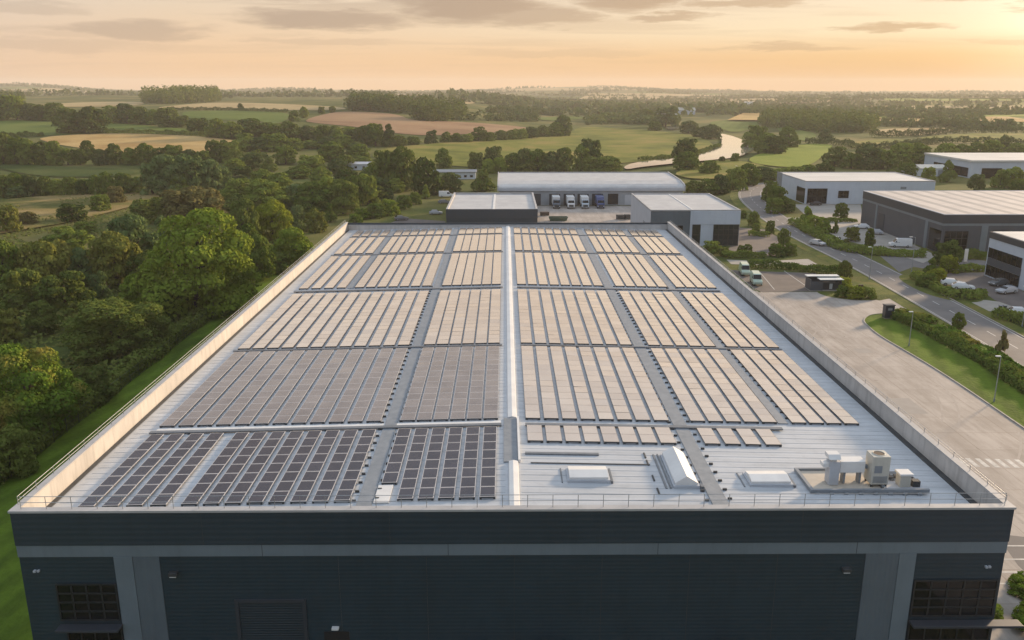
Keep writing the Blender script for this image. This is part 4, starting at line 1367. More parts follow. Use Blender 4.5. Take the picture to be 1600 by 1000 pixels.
NEAR = [  # cx, top, base, half width, kind, leaf, shrub, label
    (312, 330, 486, 84, 'round', 'bright', 0, 'huge bright green tree standing beside the warehouse lawn'),
    (208, 336, 425, 42, 'round', 'grey', 0, 'pale green rounded tree just behind the huge bright tree'),
    (183, 364, 448, 38, 'round', 'olive', 0, 'olive tree with pointed top left of the huge bright tree'),
    (131, 388, 455, 27, 'cone', 'grey', 0, 'pale grey-green tapering tree in the middle of the wood'),
    (66, 378, 462, 38, 'round', 'olive', 0, 'yellowish olive spreading tree near the left edge of the wood'),
    (8, 374, 466, 34, 'round', 'mid', 0, 'mid-green tree cut by the left edge below the rough meadow'),
    (98, 376, 434, 24, 'round', 'olive', 0, 'smaller olive tree behind the pale tapering tree'),
    (105, 356, 404, 40, 'clump', 'mid', 0, 'low spreading green thicket along the rough meadow edge'),
    (221, 428, 486, 27, 'round', 'bright', 0, 'small bright lime tree in front of the huge bright tree'),
    (163, 424, 474, 16, 'cone', 'grey', 0, 'slim grey-green tree right of the pale tapering tree'),
    (272, 444, 496, 27, 'dome', 'mid', 1, 'green bush at the foot of the huge bright tree'),
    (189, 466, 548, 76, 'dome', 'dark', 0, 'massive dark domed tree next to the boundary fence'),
    (55, 536, 676, 78, 'round', 'golden', 0, 'big nearby tree with yellow tinted top at the left edge'),
    (142, 517, 562, 24, 'dome', 'mid', 1, 'round bush in front of the massive dark domed tree'),
    (150, 572, 628, 36, 'clump', 'under', 1, 'brownish scrub clump right of the yellow topped tree'),
    (18, 668, 742, 36, 'dome', 'dark', 1, 'dark bush by the lawn in the lower left corner'),
    (8, 482, 534, 24, 'dome', 'olive', 1, 'olive bush above the yellow topped tree'),
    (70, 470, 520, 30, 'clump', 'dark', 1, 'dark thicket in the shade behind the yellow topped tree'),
    (402, 368, 436, 28, 'round', 'mid', 0, 'leaning green tree right of the huge bright tree'),
    (460, 356, 418, 34, 'round', 'bright', 0, 'bright tree by the warehouse parapet, halfway back'),
    (427, 314, 378, 30, 'round', 'yellow', 0, 'yellow-green tree behind the bright parapet tree'),
    (380, 312, 388, 28, 'round', 'dark', 0, 'dark tree immediately behind the huge bright tree'),
    (467, 321, 360, 15, 'round', 'grey', 0, 'slim grey-green tree beside the far parapet end'),
    (494, 328, 362, 17, 'dome', 'olive', 1, 'olive bush beside the far parapet end'),
    (516, 318, 347, 10, 'cone', 'mid', 1, 'small upright bush at the far corner of the warehouse'),
    (490, 284, 334, 31, 'round', 'mid', 0, 'broad green tree behind the olive parapet bush'),
    (537, 281, 334, 24, 'round', 'dark', 0, 'dark tree behind the far corner of the warehouse'),
    (355, 298, 334, 30, 'round', 'dark', 0, 'dark spreading tree right of the bronze tree'),
    (305, 294, 350, 46, 'dome', 'bronze', 0, 'bronze-leaved dome shaped tree in the wood'),
    (260, 308, 348, 22, 'dome', 'olive', 1, 'olive bush left of the bronze tree'),
    (420, 281, 328, 36, 'round', 'mid', 0, 'broad mid-green tree left of the far warehouse corner'),
    (233, 312, 344, 25, 'dome', 'dark', 1, 'dark round bush on the rough meadow, near the bronze tree'),
    (114, 317, 345, 22, 'dome', 'dark', 1, 'dark mounded bush alone on the rough meadow'),
    (157, 304, 330, 15, 'dome', 'mid', 1, 'upright bush on the far side of the rough meadow'),
    (183, 291, 317, 13, 'dome', 'bronze', 1, 'purple-brown bush at the top of the rough meadow'),
    (43, 330, 351, 14, 'dome', 'bronze', 1, 'small brownish bush in the rough meadow'),
    (10, 322, 362, 22, 'dome', 'olive', 1, 'olive bush at the left edge of the rough meadow'),
    (134, 346, 364, 16, 'dome', 'mid', 1, 'low green bush at the near side of the rough meadow'),
    (26, 291, 309, 14, 'dome', 'grey', 1, 'pale rounded bush at the foot of the dark hedgerow'),
    (256, 338, 388, 18, 'cone', 'grey', 0, 'pale slim tree wedged behind the huge bright tree'),
    (391, 350, 398, 20, 'round', 'mid', 0, 'small rounded tree on the shoulder of the huge bright tree'),
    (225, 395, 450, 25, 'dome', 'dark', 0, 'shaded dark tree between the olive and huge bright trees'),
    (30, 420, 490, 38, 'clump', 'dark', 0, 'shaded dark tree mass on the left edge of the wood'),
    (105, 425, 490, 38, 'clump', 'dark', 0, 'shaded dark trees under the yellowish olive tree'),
    (440, 395, 425, 22, 'dome', 'dark', 1, 'dark bush where the lawn meets the wood, near the parapet'),
    (345, 455, 478, 14, 'dome', 'under', 1, 'low scrub on the lawn side of the huge bright tree'),
]
for (cx, t, b, hw, kind, leaf, sh, lab) in NEAR:
    tree_px(Pz, cx, t, b, hw, kind, leaf, lab, None, bool(sh))


def belt(f, rows, phrase, group, shrub=False, word='tree'):
    adj = {'dark': 'dark', 'mid': 'green', 'bright': 'bright', 'olive': 'olive', 'grey': 'grey-green', 'bronze': 'bronze', 'yellow': 'yellow-green', 'far': 'dusky', 'golden': 'yellowish', 'under': 'scrubby'}
    rows = sorted(rows, key=lambda r: r[0])
    for i, r in enumerate(rows):
        X, Yt, Yb, hw = r[:4]
        leaf = r[4] if len(r) > 4 else ('dark', 'mid', 'far')[i % 3]
        kind = r[5] if len(r) > 5 else ('round', 'round', 'dome')[(i * 7 + int(X)) % 3]
        tree_px(f, X, Yt, Yb, hw, kind, leaf, f'{adj[leaf]} {word} {ORD[min(i + 1, 22)]} from the left {phrase}', group, shrub)


belt(Lz, [(15, 465, 552, 38), (75, 455, 552, 40, 'mid'), (135, 462, 550, 34), (190, 470, 548, 36), (245, 480, 547, 36), (300, 472, 546, 34, 'mid'), (350, 480, 545, 34), (405, 462, 545, 34), (455, 450, 545, 36, 'mid'), (520, 455, 542, 40), (575, 470, 540, 30)],
     'in the dark hedgerow above the rough meadow', 'hedgerow trees above the rough meadow')
belt(Lz, [(640, 410, 545, 55, 'grey', 'dome'), (715, 376, 545, 75, 'grey', 'dome'), (800, 384, 542, 65, 'grey', 'dome'), (875, 400, 535, 55, 'grey', 'dome'), (930, 430, 525, 40, 'grey', 'dome'), (745, 460, 548, 40, 'mid', 'dome')],
     'in the big grey-green willow clump', 'willow clump')
belt(Lz, [(18, 292, 418, 45), (70, 305, 418, 40), (122, 312, 420, 40, 'mid'), (175, 325, 420, 40), (228, 322, 420, 36), (285, 348, 420, 38, 'mid'), (335, 355, 420, 32), (365, 320, 398, 32, 'dark', 'round'), (425, 355, 420, 36), (487, 332, 418, 36), (545, 350, 420, 34, 'mid'),
          (608, 330, 418, 40, 'mid', 'round'), (665, 350, 420, 34), (730, 338, 418, 40), (790, 356, 420, 36), (845, 362, 420, 34, 'mid')], 'in the hedgerow below the wheat field', 'hedgerow trees below the wheat field')
belt(Lz, [(905, 318, 408, 45), (955, 322, 408, 45, 'mid'), (1128, 392, 445, 34, 'dark', 'cone'), (1190, 338, 418, 46), (1240, 425, 475, 55, 'mid'), (1295, 382, 455, 58, 'mid'), (1385, 325, 405, 55, 'mid'), (1405, 395, 455, 40), (1495, 335, 405, 48, 'mid'), (1010, 430, 470, 50, 'dark', 'dome')],
     'in the scattered trees right of the wheat field', 'trees right of the wheat field')
belt(Lz, [(15, 150, 232, 50), (70, 132, 232, 55), (125, 165, 234, 40), (178, 170, 236, 42), (232, 162, 238, 42), (290, 184, 288, 56, 'dark', 'round'), (388, 178, 288, 66, 'dark', 'round'), (470, 174, 246, 44), (530, 166, 247, 42), (585, 178, 250, 40), (642, 190, 252, 38), (705, 183, 262, 56, 'dark', 'round'), (755, 215, 262, 34)],
     'in the tree line above the green field', 'tree line above the green field')
belt(Lz, [(830, 226, 290, 50), (905, 228, 306, 46, 'mid'), (962, 240, 310, 48, 'mid'), (1040, 228, 300, 58), (1105, 245, 300, 46), (1155, 245, 302, 46, 'mid'), (1215, 240, 320, 50), (1285, 256, 318, 42), (1345, 260, 312, 38), (1398, 258, 312, 36), (1450, 262, 312, 38, 'mid'), (1505, 264, 318, 38), (1560, 250, 335, 46, 'mid'),
          (1020, 290, 362, 50, 'mid'), (1085, 305, 362, 46), (1150, 290, 362, 52, 'mid'), (1225, 310, 360, 42), (1300, 318, 352, 42, 'mid'), (1375, 300, 350, 46), (1430, 295, 350, 46)],
     'in the double tree belt below the brown field', 'tree belt below the brown field')
belt(Lz, [(975, 395, 452, 44, 'mid'), (1050, 372, 440, 48), (1095, 440, 520, 55, 'mid'), (1160, 455, 540, 55), (1340, 430, 500, 45, 'mid'), (1450, 440, 520, 55), (1540, 430, 500, 50, 'mid'), (1590, 395, 450, 45), (1330, 500, 580, 55, 'olive'), (1440, 500, 590, 60, 'mid'),
          (1000, 480, 560, 55, 'mid'), (1240, 500, 600, 55, 'grey'), (1560, 500, 570, 50), (1520, 385, 430, 40, 'mid')], 'in the dense wood left of the white cabins', 'dense wood trees')
belt(Lz, [(1225, 194, 238, 22), (1268, 179, 224, 19, 'mid'), (1340, 178, 208, 13), (1385, 176, 202, 13), (1003, 165, 192, 12)], 'of the lone trees on the field edges', 'lone field trees')
belt(Mz, [(525, 284, 326, 24), (570, 288, 326, 26), (612, 290, 326, 26, 'mid'), (660, 262, 322, 36), (705, 284, 322, 28, 'mid'), (755, 276, 318, 30), (795, 275, 316, 28), (835, 270, 314, 30, 'mid'), (880, 262, 310, 32), (930, 256, 304, 34), (980, 244, 302, 36, 'mid'), (1015, 213, 300, 38)],
     'in the hedgerow above the river meadow', 'hedgerow trees by the river meadow')
belt(Mz, [(20, 256, 330, 36), (75, 268, 332, 36, 'mid'), (135, 272, 336, 36), (195, 258, 340, 38), (235, 250, 342, 40, 'mid'), (290, 252, 345, 30, 'dark', 'cone'), (330, 296, 340, 36), (390, 302, 336, 32, 'mid'), (462, 276, 332, 26)],
     'in the belt left of the river meadow', 'tree belt left of the river meadow')
belt(Mz, [(50, 322, 402, 52, 'mid'), (155, 326, 402, 46), (100, 380, 440, 46), (290, 362, 525, 62), (352, 345, 525, 62, 'dark', 'round'), (250, 412, 520, 50, 'mid'), (450, 392, 545, 62, 'dark', 'round'), (515, 352, 432, 36, 'mid'), (545, 452, 532, 48), (680, 440, 528, 50, 'dark', 'cone'),
          (25, 470, 610, 55, 'mid'), (85, 500, 610, 55, 'mid'), (140, 465, 590, 46), (200, 462, 585, 50, 'mid'), (255, 470, 565, 46), (312, 478, 535, 40, 'mid')],
     'in the wood beside the white cabins', 'trees beside the white cabins')
belt(Mz, [(650, 368, 445, 36), (700, 395, 455, 30, 'bright', 'round'), (720, 345, 442, 42), (750, 390, 452, 34, 'bright', 'round'), (800, 372, 448, 40), (845, 352, 446, 44), (905, 356, 452, 46, 'mid'), (955, 366, 452, 42), (1015, 350, 452, 44), (860, 415, 455, 46, 'olive', 'dome'), (1090, 340, 445, 36), (1128, 315, 438, 52), (1180, 386, 456, 74, 'dark', 'dome')],
     'in the row behind the long pale depot', 'trees behind the long depot')
belt(Mz, [(180, 602, 645, 38, 'bright', 'dome'), (235, 582, 640, 38, 'mid', 'dome'), (295, 562, 628, 38, 'bright', 'dome'), (350, 546, 605, 32, 'mid', 'dome'), (400, 535, 584, 26, 'mid', 'dome'), (440, 505, 560, 22, 'mid', 'cone'), (150, 625, 660, 30, 'bright', 'dome')],
     'in the bright hedge line beyond the far roof corner', 'bushes beyond the far roof corner', True, 'bush')
belt(Rz, [(185, 313, 415, 52), (195, 366, 442, 56), (290, 402, 458, 44), (395, 373, 408, 19), (340, 386, 408, 15), (25, 188, 246, 44), (105, 178, 262, 48), (200, 236, 288, 40), (250, 262, 305, 32), (295, 252, 312, 44), (60, 240, 278, 30)],
     'of the trees dotted along the river', 'riverside trees')
belt(Rz, [(490, 258, 345, 50), (520, 290, 372, 52, 'mid'), (565, 300, 375, 46), (618, 262, 348, 42), (770, 272, 328, 30), (455, 285, 350, 34, 'mid')], 'in the copse on the far bank of the river', 'far bank trees')
belt(Rz, [(225, 485, 548, 42), (285, 478, 545, 42, 'mid'), (335, 462, 540, 42), (395, 430, 525, 46, 'mid'), (450, 415, 505, 50), (515, 428, 490, 46), (575, 432, 482, 44, 'mid'), (640, 428, 478, 44), (700, 420, 474, 46, 'mid'), (760, 412, 470, 46)],
     'in the row behind the road bend', 'trees at the road bend')
belt(Rz, [(810, 345, 425, 54), (880, 372, 435, 46, 'mid'), (945, 340, 436, 56), (1010, 356, 436, 54, 'mid'), (1080, 330, 428, 56), (1150, 330, 426, 56, 'mid'), (1205, 365, 430, 44), (1265, 332, 416, 54), (1340, 335, 410, 48, 'mid'), (1410, 326, 405, 50), (1468, 318, 392, 46), (1512, 296, 375, 25), (1570, 330, 388, 44, 'mid')],
     'in the belt behind the white and charcoal units', 'tree belt behind the estate')
belt(Rz, [(1110, 412, 474, 40, 'mid'), (1200, 432, 484, 28, 'mid'), (1280, 402, 492, 32, 'mid', 'cone'), (1325, 395, 450, 30), (1398, 460, 528, 36), (1500, 440, 515, 36, 'mid'), (1550, 430, 516, 46), (1575, 482, 535, 32, 'mid'), (1050, 440, 480, 36)],
     'around the far white unit at the right edge', 'trees around the far white unit')
belt(Rz, [(430, 610, 642, 14, 'mid', 'round'), (472, 615, 675, 22, 'dark', 'round'), (483, 665, 696, 16, 'mid', 'dome'), (540, 655, 708, 20, 'dark', 'round'), (597, 688, 765, 25, 'dark', 'round')], 'of the small trees beside the grey office unit', 'trees beside the office unit')
belt(Rz, [(545, 488, 572, 36, 'mid', 'dome'), (575, 505, 605, 42, 'mid', 'dome'), (612, 565, 618, 34, 'dark', 'dome'), (560, 560, 622, 36, 'mid', 'dome')], 'in the shrubs at the white unit corner', 'shrubs at the white unit', True, 'shrub')
belt(Rz, [(690, 598, 668, 26, 'bright', 'cone'), (725, 628, 695, 42, 'bright', 'dome'), (775, 648, 702, 24, 'bright', 'cone'), (812, 652, 706, 14, 'dark', 'cone'), (836, 578, 642, 27, 'dark', 'round'), (880, 680, 738, 32, 'olive', 'dome'), (956, 688, 770, 20, 'dark', 'round')],
     'in the planting along the paved estate yard', 'planting along the estate yard')
belt(Rz, [(1275, 738, 835, 56, 'dark', 'dome'), (1285, 800, 868, 38, 'yellow', 'dome'), (1212, 810, 872, 32, 'mid', 'cone'), (1232, 852, 905, 42, 'yellow', 'dome'), (1190, 870, 925, 40, 'mid', 'dome')], 'on the corner island by the side road', 'corner island shrubs', True, 'shrub')
belt(Rz, [(850, 820, 892, 30, 'olive', 'round'), (850, 890, 930, 34, 'yellow', 'dome'), (895, 925, 975, 40, 'yellow', 'dome'), (950, 930, 975, 30, 'mid', 'dome'), (840, 925, 970, 30, 'mid', 'dome')], 'on the planted island by the shelter', 'junction island planting', True, 'shrub')
belt(Rz, [(300, 738, 792, 42, 'mid', 'dome'), (350, 770, 800, 20, 'olive', 'dome'), (425, 757, 788, 18, 'dark', 'dome'), (450, 752, 788, 18, 'dark', 'dome'), (570, 750, 800, 34, 'mid', 'dome'), (625, 745, 795, 28, 'mid', 'dome')], 'in the beds of the brown forecourt', 'forecourt shrubs', True, 'shrub')
tree_px(Qz, 1325, 503, 572, 27, 'round', 'dark', 'dark lollipop tree by the road above the lawn hedge')
tree_px(Qz, 1505, 578, 672, 15, 'cone', 'bronze', 'thin bronze sapling beside the road at the right edge')


def hedge(pts, w, h, label, leaf='mid', dens=1.0, group='clipped hedges', card=.42):
    pts = resample(chaikin(pts, 2), .5)
    if h < 2: w *= 1.2; h *= 1.15
    rs = np.random.RandomState(len(label) * 7 + int(abs(pts[0].x)))
    L = .5 * len(pts)
    n = int(L * (w + 2 * h) * 26 * dens / (card / .42) ** 2)
    arr = np.array([(p.x, p.y) for p in pts])
    tan = np.gradient(arr, axis=0); tan /= np.linalg.norm(tan, axis=1)[:, None] + 1e-9
    k = rs.randint(0, len(arr), n)
    side = np.stack([tan[k, 1], -tan[k, 0]], 1)
    hv = h * (1 + .18 * np.sin(k * .21) + .12 * np.sin(k * .67 + 1))
    wv = w * (1 + .2 * np.sin(k * .17 + 2))
    a = rs.uniform(0, math.pi, n)
    sx = np.sign(np.cos(a)) * np.abs(np.cos(a)) ** .6; sz = np.abs(np.sin(a)) ** .6
    f = rs.uniform(.82, 1.08, n)
    off = sx * wv / 2 * f
    z = sz * hv * f
    xy = arr[k] + side * off[:, None] + tan[k] * rs.uniform(-.3, .3, n)[:, None]
    zz = terr(xy[:, 0], xy[:, 1])
    c = arr.mean(axis=0)
    P = np.stack([xy[:, 0] - c[0], xy[:, 1] - c[1], z + zz], 1)
    Nn = np.stack([side[:, 0] * np.cos(a), side[:, 1] * np.cos(a), np.sin(a)], 1)
    me = leaf_mesh('hedge', P, Nn, card, rs)
    me.materials.append(LM[leaf])
    o = link('hedge', me, None, (c[0], c[1], 0))
    return tag(o, label, 'hedge', group)


hedge(zpoly(Rz, [(345, 806), (430, 806), (525, 806)], 0), 1.6, 1.2, 'low dark hedge along the brown forecourt')
hedge(zpoly(Rz, [(455, 848), (560, 850), (735, 868), (830, 880)], 0), 1.8, 1.4, 'dark hedge behind the tarmac car park')
hedge(zpoly(Rz, [(640, 668), (700, 700), (780, 742), (860, 785), (1000, 795), (1090, 800), (1190, 806)], 0), 2.6, 1.5, 'long hedge between road and estate yard')
hedge(zpoly(Rz, [(1150, 895), (1240, 945), (1330, 985), (1430, 968)], 0), 2.0, 1.3, 'hedge around the white cars on the corner')
hedge(zpoly(Rz, [(1300, 868), (1380, 862), (1450, 864)], 0), 1.6, 1.2, 'short hedge behind the corner car park')
hedge(zpoly(Rz, [(1300, 815), (1400, 812), (1460, 815)], 0), 1.8, 2.0, 'dark hedge below the charcoal unit')
hedge(zpoly(Qz, [(1055, 520), (1130, 556), (1250, 612), (1380, 684), (1500, 755), (1640, 850), (1720, 905)], 0), 1.9, 1.1, 'long dark hedge beside the bright lawn')
hedge(zpoly(Qz, [(1075, 508), (1150, 525), (1230, 552)], 0), 1.9, .8, 'low golden planting at the lawn tip', 'golden', 1, 'golden planting strips')
hedge(zpoly(Qz, [(1255, 576), (1330, 612), (1395, 648)], 0), 2.2, .8, 'low golden planting below the lollipop tree', 'golden', 1, 'golden planting strips')
hedge(zpoly(Qz, [(1410, 660), (1500, 705), (1640, 790)], 0), 2.6, .7, 'low golden planting at the right edge behind the hedge', 'golden', 1, 'golden planting strips')
hedge(zpoly(Qz, [(1490, 522), (1560, 540), (1640, 562)], 0), 2.0, 1.4, 'dark hedge across the road at the right edge')
hedge(zpoly(Rz, [(740, 660), (820, 658), (900, 658)], 0), 1.4, 1.0, 'thin hedge under the round yard tree')
hedge(zpoly(Rz, [(455, 714), (500, 716), (540, 722)], 0), 1.5, 1.0, 'short dark hedge above the brown forecourt')
hedge([Vector((-53.8, y)) for y in (70, 90, 110, 130, 150, 170, 186)], 2.4, 1.7, 'overgrown dark hedge along the wood edge fence', 'dark', 1.1)
hedge(zpoly(Lz, [(960, 412), (1040, 418), (1125, 424)]), 5, 6, 'thick dark hedge right of the wheat field', 'dark', .5, 'field hedges', 1.0)
hedge(zpoly(Lz, [(440, 290), (600, 291), (760, 297), (890, 306)]), 3, 3, 'thin hedge between green and wheat fields', 'dark', .6, 'field hedges', .9)
hedge(zpoly(Lz, [(-20, 306), (90, 303), (180, 302)]), 3, 3, 'dark hedge at the left end of the wheat field', 'dark', .6, 'field hedges', .9)
hedge(zpoly(Lz, [(700, 193), (850, 193), (1000, 195), (1200, 203)]), 3, 3, 'far hedge between tan and green fields', 'far', .6, 'field hedges', .9)
hedge(zpoly(Rz, [(860, 350), (960, 360), (1120, 345), (1300, 325), (1600, 335)]), 4, 4, 'long hedge across the olive fields towards the sunset', 'far', .5, 'field hedges', 1.0)
hedge(zpoly(Rz, [(960, 305), (1140, 304), (1320, 289), (1600, 288)]), 4, 5, 'hedge above the olive fields towards the sunset', 'far', .5, 'field hedges', 1.0)
hedge(zpoly(Rz, [(690, 335), (800, 336), (880, 345)]), 4, 4, 'hedge above the bright green field', 'far', .6, 'field hedges', 1.0)
hedge(zpoly(Rz, [(0, 404), (150, 392), (250, 376), (330, 345)]), 3, 1.8, 'dark reedy bank on the river meadow side', 'dark', .7, 'field hedges', .8)
# shrubs at the foot of the front wall
for x, h, lab in ((2.9, 2.2, 'leafy shrub top at the foot of the front wall'), (-2.2, 1.9, 'small shrub left of the leafy one at the front wall'), (15.5, 2.0, 'shrub at the wall foot right of centre')):
    tree((x, YF - 1.6, 0), h, .8, 'dome', 'bright', lab, None, True, 'mid')
for p, h, rad, lab in (((38.6, 51.0), 1.7, 2.4, 'bright clipped bush by the front right corner'), ((41.0, 56.5), 1.5, 2.4, 'second bright bush beyond the front right corner'), ((37.4, 58.4), 1.2, 1.3, 'low bush against the corner glazing'), ((43, 61.5), 1.2, 1.8, 'outer bush beside the parking bays')):
    tree((p[0], p[1], 0), h, rad, 'dome', 'bright', lab, None, True, 'mid')


# undergrowth: nobody could count it
def noise2(x, y):
    return (np.sin(x * .21 + 1.7 * np.sin(y * .13)) + np.sin(y * .27 + 1.3 * np.sin(x * .17 + 2)) + np.sin((x - y) * .11 + 1)) / 3


def undergrowth():
    rs = np.random.RandomState(5)
    n = 52000
    d = 62 + 270 * rs.uniform(0, 1, n) ** 1.3
    x = -55.5 - rs.uniform(0, 1, n) * (d * .55 + 15)
    y = d
    mead = [(p.x, p.y) for p in zpoly(Lz, FIELDS[8][2])]
    inside = np.zeros(n, bool)
    j = len(mead) - 1
    for i in range(len(mead)):
        xi, yi = mead[i]; xj, yj = mead[j]
        c = ((yi > y) != (yj > y)) & (x < (xj - xi) * (y - yi) / (yj - yi + 1e-9) + xi)
        inside ^= c
        j = i
    nz = noise2(x, y)
    keep = ((~inside) & (nz > -.35)) | (inside & (nz > .55))
    x, y, nz = x[keep], y[keep], nz[keep]
    n = len(x)
    h = np.clip(.6 + 1.7 * nz, .15, 2.6)
    z = terr(x, y) + h * rs.uniform(.3, 1.1, n)
    Nn = np.tile(np.array([0, -.2, 1.0]), (n, 1))
    me = leaf_mesh('undergrowth', np.stack([x, y, z], 1), Nn, .75, rs)
    me.materials.append(LM['under'])
    tag(link('undergrowth', me), 'tangled scrub and brambles between the trees of the wood', 'undergrowth', kind='stuff')


undergrowth()


def wood(polys, h, label, leaf, card=2.6, dens=.12):
    """a far wood that reads as one mass of crowns"""
    rs = np.random.RandomState(len(label))
    Ps, Ns = [], []
    for poly in polys:
        pts = np.array([(p.x, p.y) for p in poly])
        lo, hi = pts.min(0), pts.max(0)
        area = (hi - lo).prod()
        m = int(area / 45) + 30
        m = min(m, 2600)
        c = rs.uniform(lo, hi, (m, 2))
        inside = np.zeros(m, bool)
        j = len(pts) - 1
        for i in range(len(pts)):
            xi, yi = pts[i]; xj, yj = pts[j]
            inside ^= ((yi > c[:, 1]) != (yj > c[:, 1])) & (c[:, 0] < (xj - xi) * (c[:, 1] - yi) / (yj - yi + 1e-9) + xi)
            j = i
        c = c[inside][::2] if h < 14 else c[inside]
        for (x, y) in c:
            hh = (h if h >= 14 else h * .7) * rs.uniform(.55, 1.25); r = rs.uniform(3.5, 6.5)
            k = 30
            d = rs.normal(0, 1, (k, 3)); d /= np.linalg.norm(d, axis=1)[:, None]
            P = d * np.array([r, r, hh * .5]) * rs.uniform(.85, 1.05, (k, 1)) + np.array([x, y, float(terr(x, y)) + hh * .5])
            Ps.append(P); Ns.append(d)
    if not Ps: return
    me = leaf_mesh('woodland', np.concatenate(Ps), np.concatenate(Ns), card, rs)
    me.materials.append(LM[leaf])
    tag(link('woodland', me), label, 'woodland', kind='stuff')


def zp(f, pts): return zpoly(f, pts)


wood([zp(Lz, [(595, 164), (700, 168), (915, 158), (915, 150), (700, 158), (600, 156)]), zp(Lz, [(700, 164), (760, 165), (840, 162), (800, 152), (720, 152)])], 20, 'dark wood on the hilltop against the sky', 'dark', 2.6)
wood([zp(Mz, [(120, 196), (380, 212), (600, 218), (600, 200), (300, 186), (140, 180)]), zp(Mz, [(375, 238), (480, 242), (600, 240), (600, 226), (480, 222), (400, 226)])], 15, 'dark plantation above the brown field', 'dark', 2.6)
wood([zp(Mz, [(620, 236), (760, 239), (900, 241), (900, 231), (740, 227), (620, 229)]), zp(Mz, [(700, 206), (860, 213), (1010, 217), (1000, 207), (840, 200), (700, 198)])], 12, 'dusky strips of wood behind the plantation', 'far', 3.0)
wood([zp(Rz, [(500, 262), (620, 278), (800, 290), (970, 286), (975, 262), (800, 240), (600, 236), (510, 240)])], 14, 'dark wood beyond the river on the right', 'dark', 2.6)
wood([zp(Lz, [(-40, 168), (90, 169), (100, 165), (-40, 162)]), zp(Lz, [(1450, 196), (1620, 200), (1620, 180), (1460, 178)])], 14, 'woods along the left skyline', 'far', 3.2)
wood([zp(Mz, [(1100, 256), (1200, 250), (1400, 255), (1500, 250), (1480, 236), (1300, 230), (1120, 236)]), zp(Mz, [(1160, 201), (1500, 208), (1500, 201), (1200, 194)])], 13, 'woods in the valley before the river', 'far', 3.2)
wood([zp(Rz, [(200, 201), (480, 211), (480, 204), (220, 196)]), zp(Rz, [(620, 201), (880, 197), (860, 191), (640, 193)]), zp(Rz, [(980, 229), (1200, 237), (1420, 239), (1420, 231), (1200, 227), (1000, 223)]), zp(Rz, [(1180, 213), (1500, 222), (1620, 216), (1500, 208)]), zp(Rz, [(1000, 262), (1320, 266), (1600, 282), (1600, 272), (1330, 256), (1020, 254)])], 12, 'hazy strips of wood towards the sunset', 'far', 3.2)


def far_trees():
    """hedgerows and copses of the far plain, one mass"""
    rs = np.random.RandomState(3)
    Ps, Ns = [], []
    for _ in range(300):
        r = 1250 + 4600 * rs.uniform() ** 1.2
        a = rs.uniform(-.62, .62)
        if a < -.02 and (r < 1700 or (r < 3600 and rs.uniform() < .6)): continue
        x0, y0 = r * math.sin(a), r * math.cos(a)
        ln = rs.uniform(60, 420); th = rs.uniform(-.35, .35)
        k = int(ln / 9)
        cop = rs.uniform() < .3
        for i in range(k):
            x = x0 + math.cos(th) * ln * (i / k - .5) + rs.normal(0, 3 + 12 * cop); y = y0 + math.sin(th) * ln * (i / k - .5) + rs.normal(0, 3 + 26 * cop)
            hh = rs.uniform(6, 14) if not cop else rs.uniform(10, 17)
            m = 9
            d = rs.normal(0, 1, (m, 3)); d /= np.linalg.norm(d, axis=1)[:, None]
            Ps.append(d * np.array([6, 6, hh * .5]) + np.array([x, y, float(terr(x, y)) + hh * .45])); Ns.append(d)
    me = leaf_mesh('far_woodland', np.concatenate(Ps), np.concatenate(Ns), 7.5, rs)
    me.materials.append(LM['far'])
    tag(link('far_woodland', me), 'hedgerows and copses fading across the far plain', 'woodland', kind='stuff')


far_trees()

# ------------------------------------------------------------------ vehicles
car_paint = {}


def paint(name, c):
    if name not in car_paint:
        m, nt, out = newmat('car_paint_' + name)
        nz = N(nt, 'ShaderNodeTexNoise', {'Vector': geo_pos(nt), 'Scale': 2.0, 'Detail': 3.0})
        col = mix(nt, nz.outputs[0], c4(c), c4(tuple(v * .85 for v in c)))
        bs = N(nt, 'ShaderNodeBsdfPrincipled', {'Base Color': col, 'Roughness': .3, 'Coat Weight': .6, 'Coat Roughness': .08})
        nt.links.new(bs.outputs[0], out.inputs[0])
        car_paint[name] = m
    return car_paint[name]


M['tyre'] = pmat('tyre', (.02, .02, .02), None, 3, .8)
M['lens'] = pmat('lamp_lens', (.6, .6, .58), None, 3, .15)
M['red_lens'] = pmat('tail_lens', (.3, .02, .015), None, 3, .2)


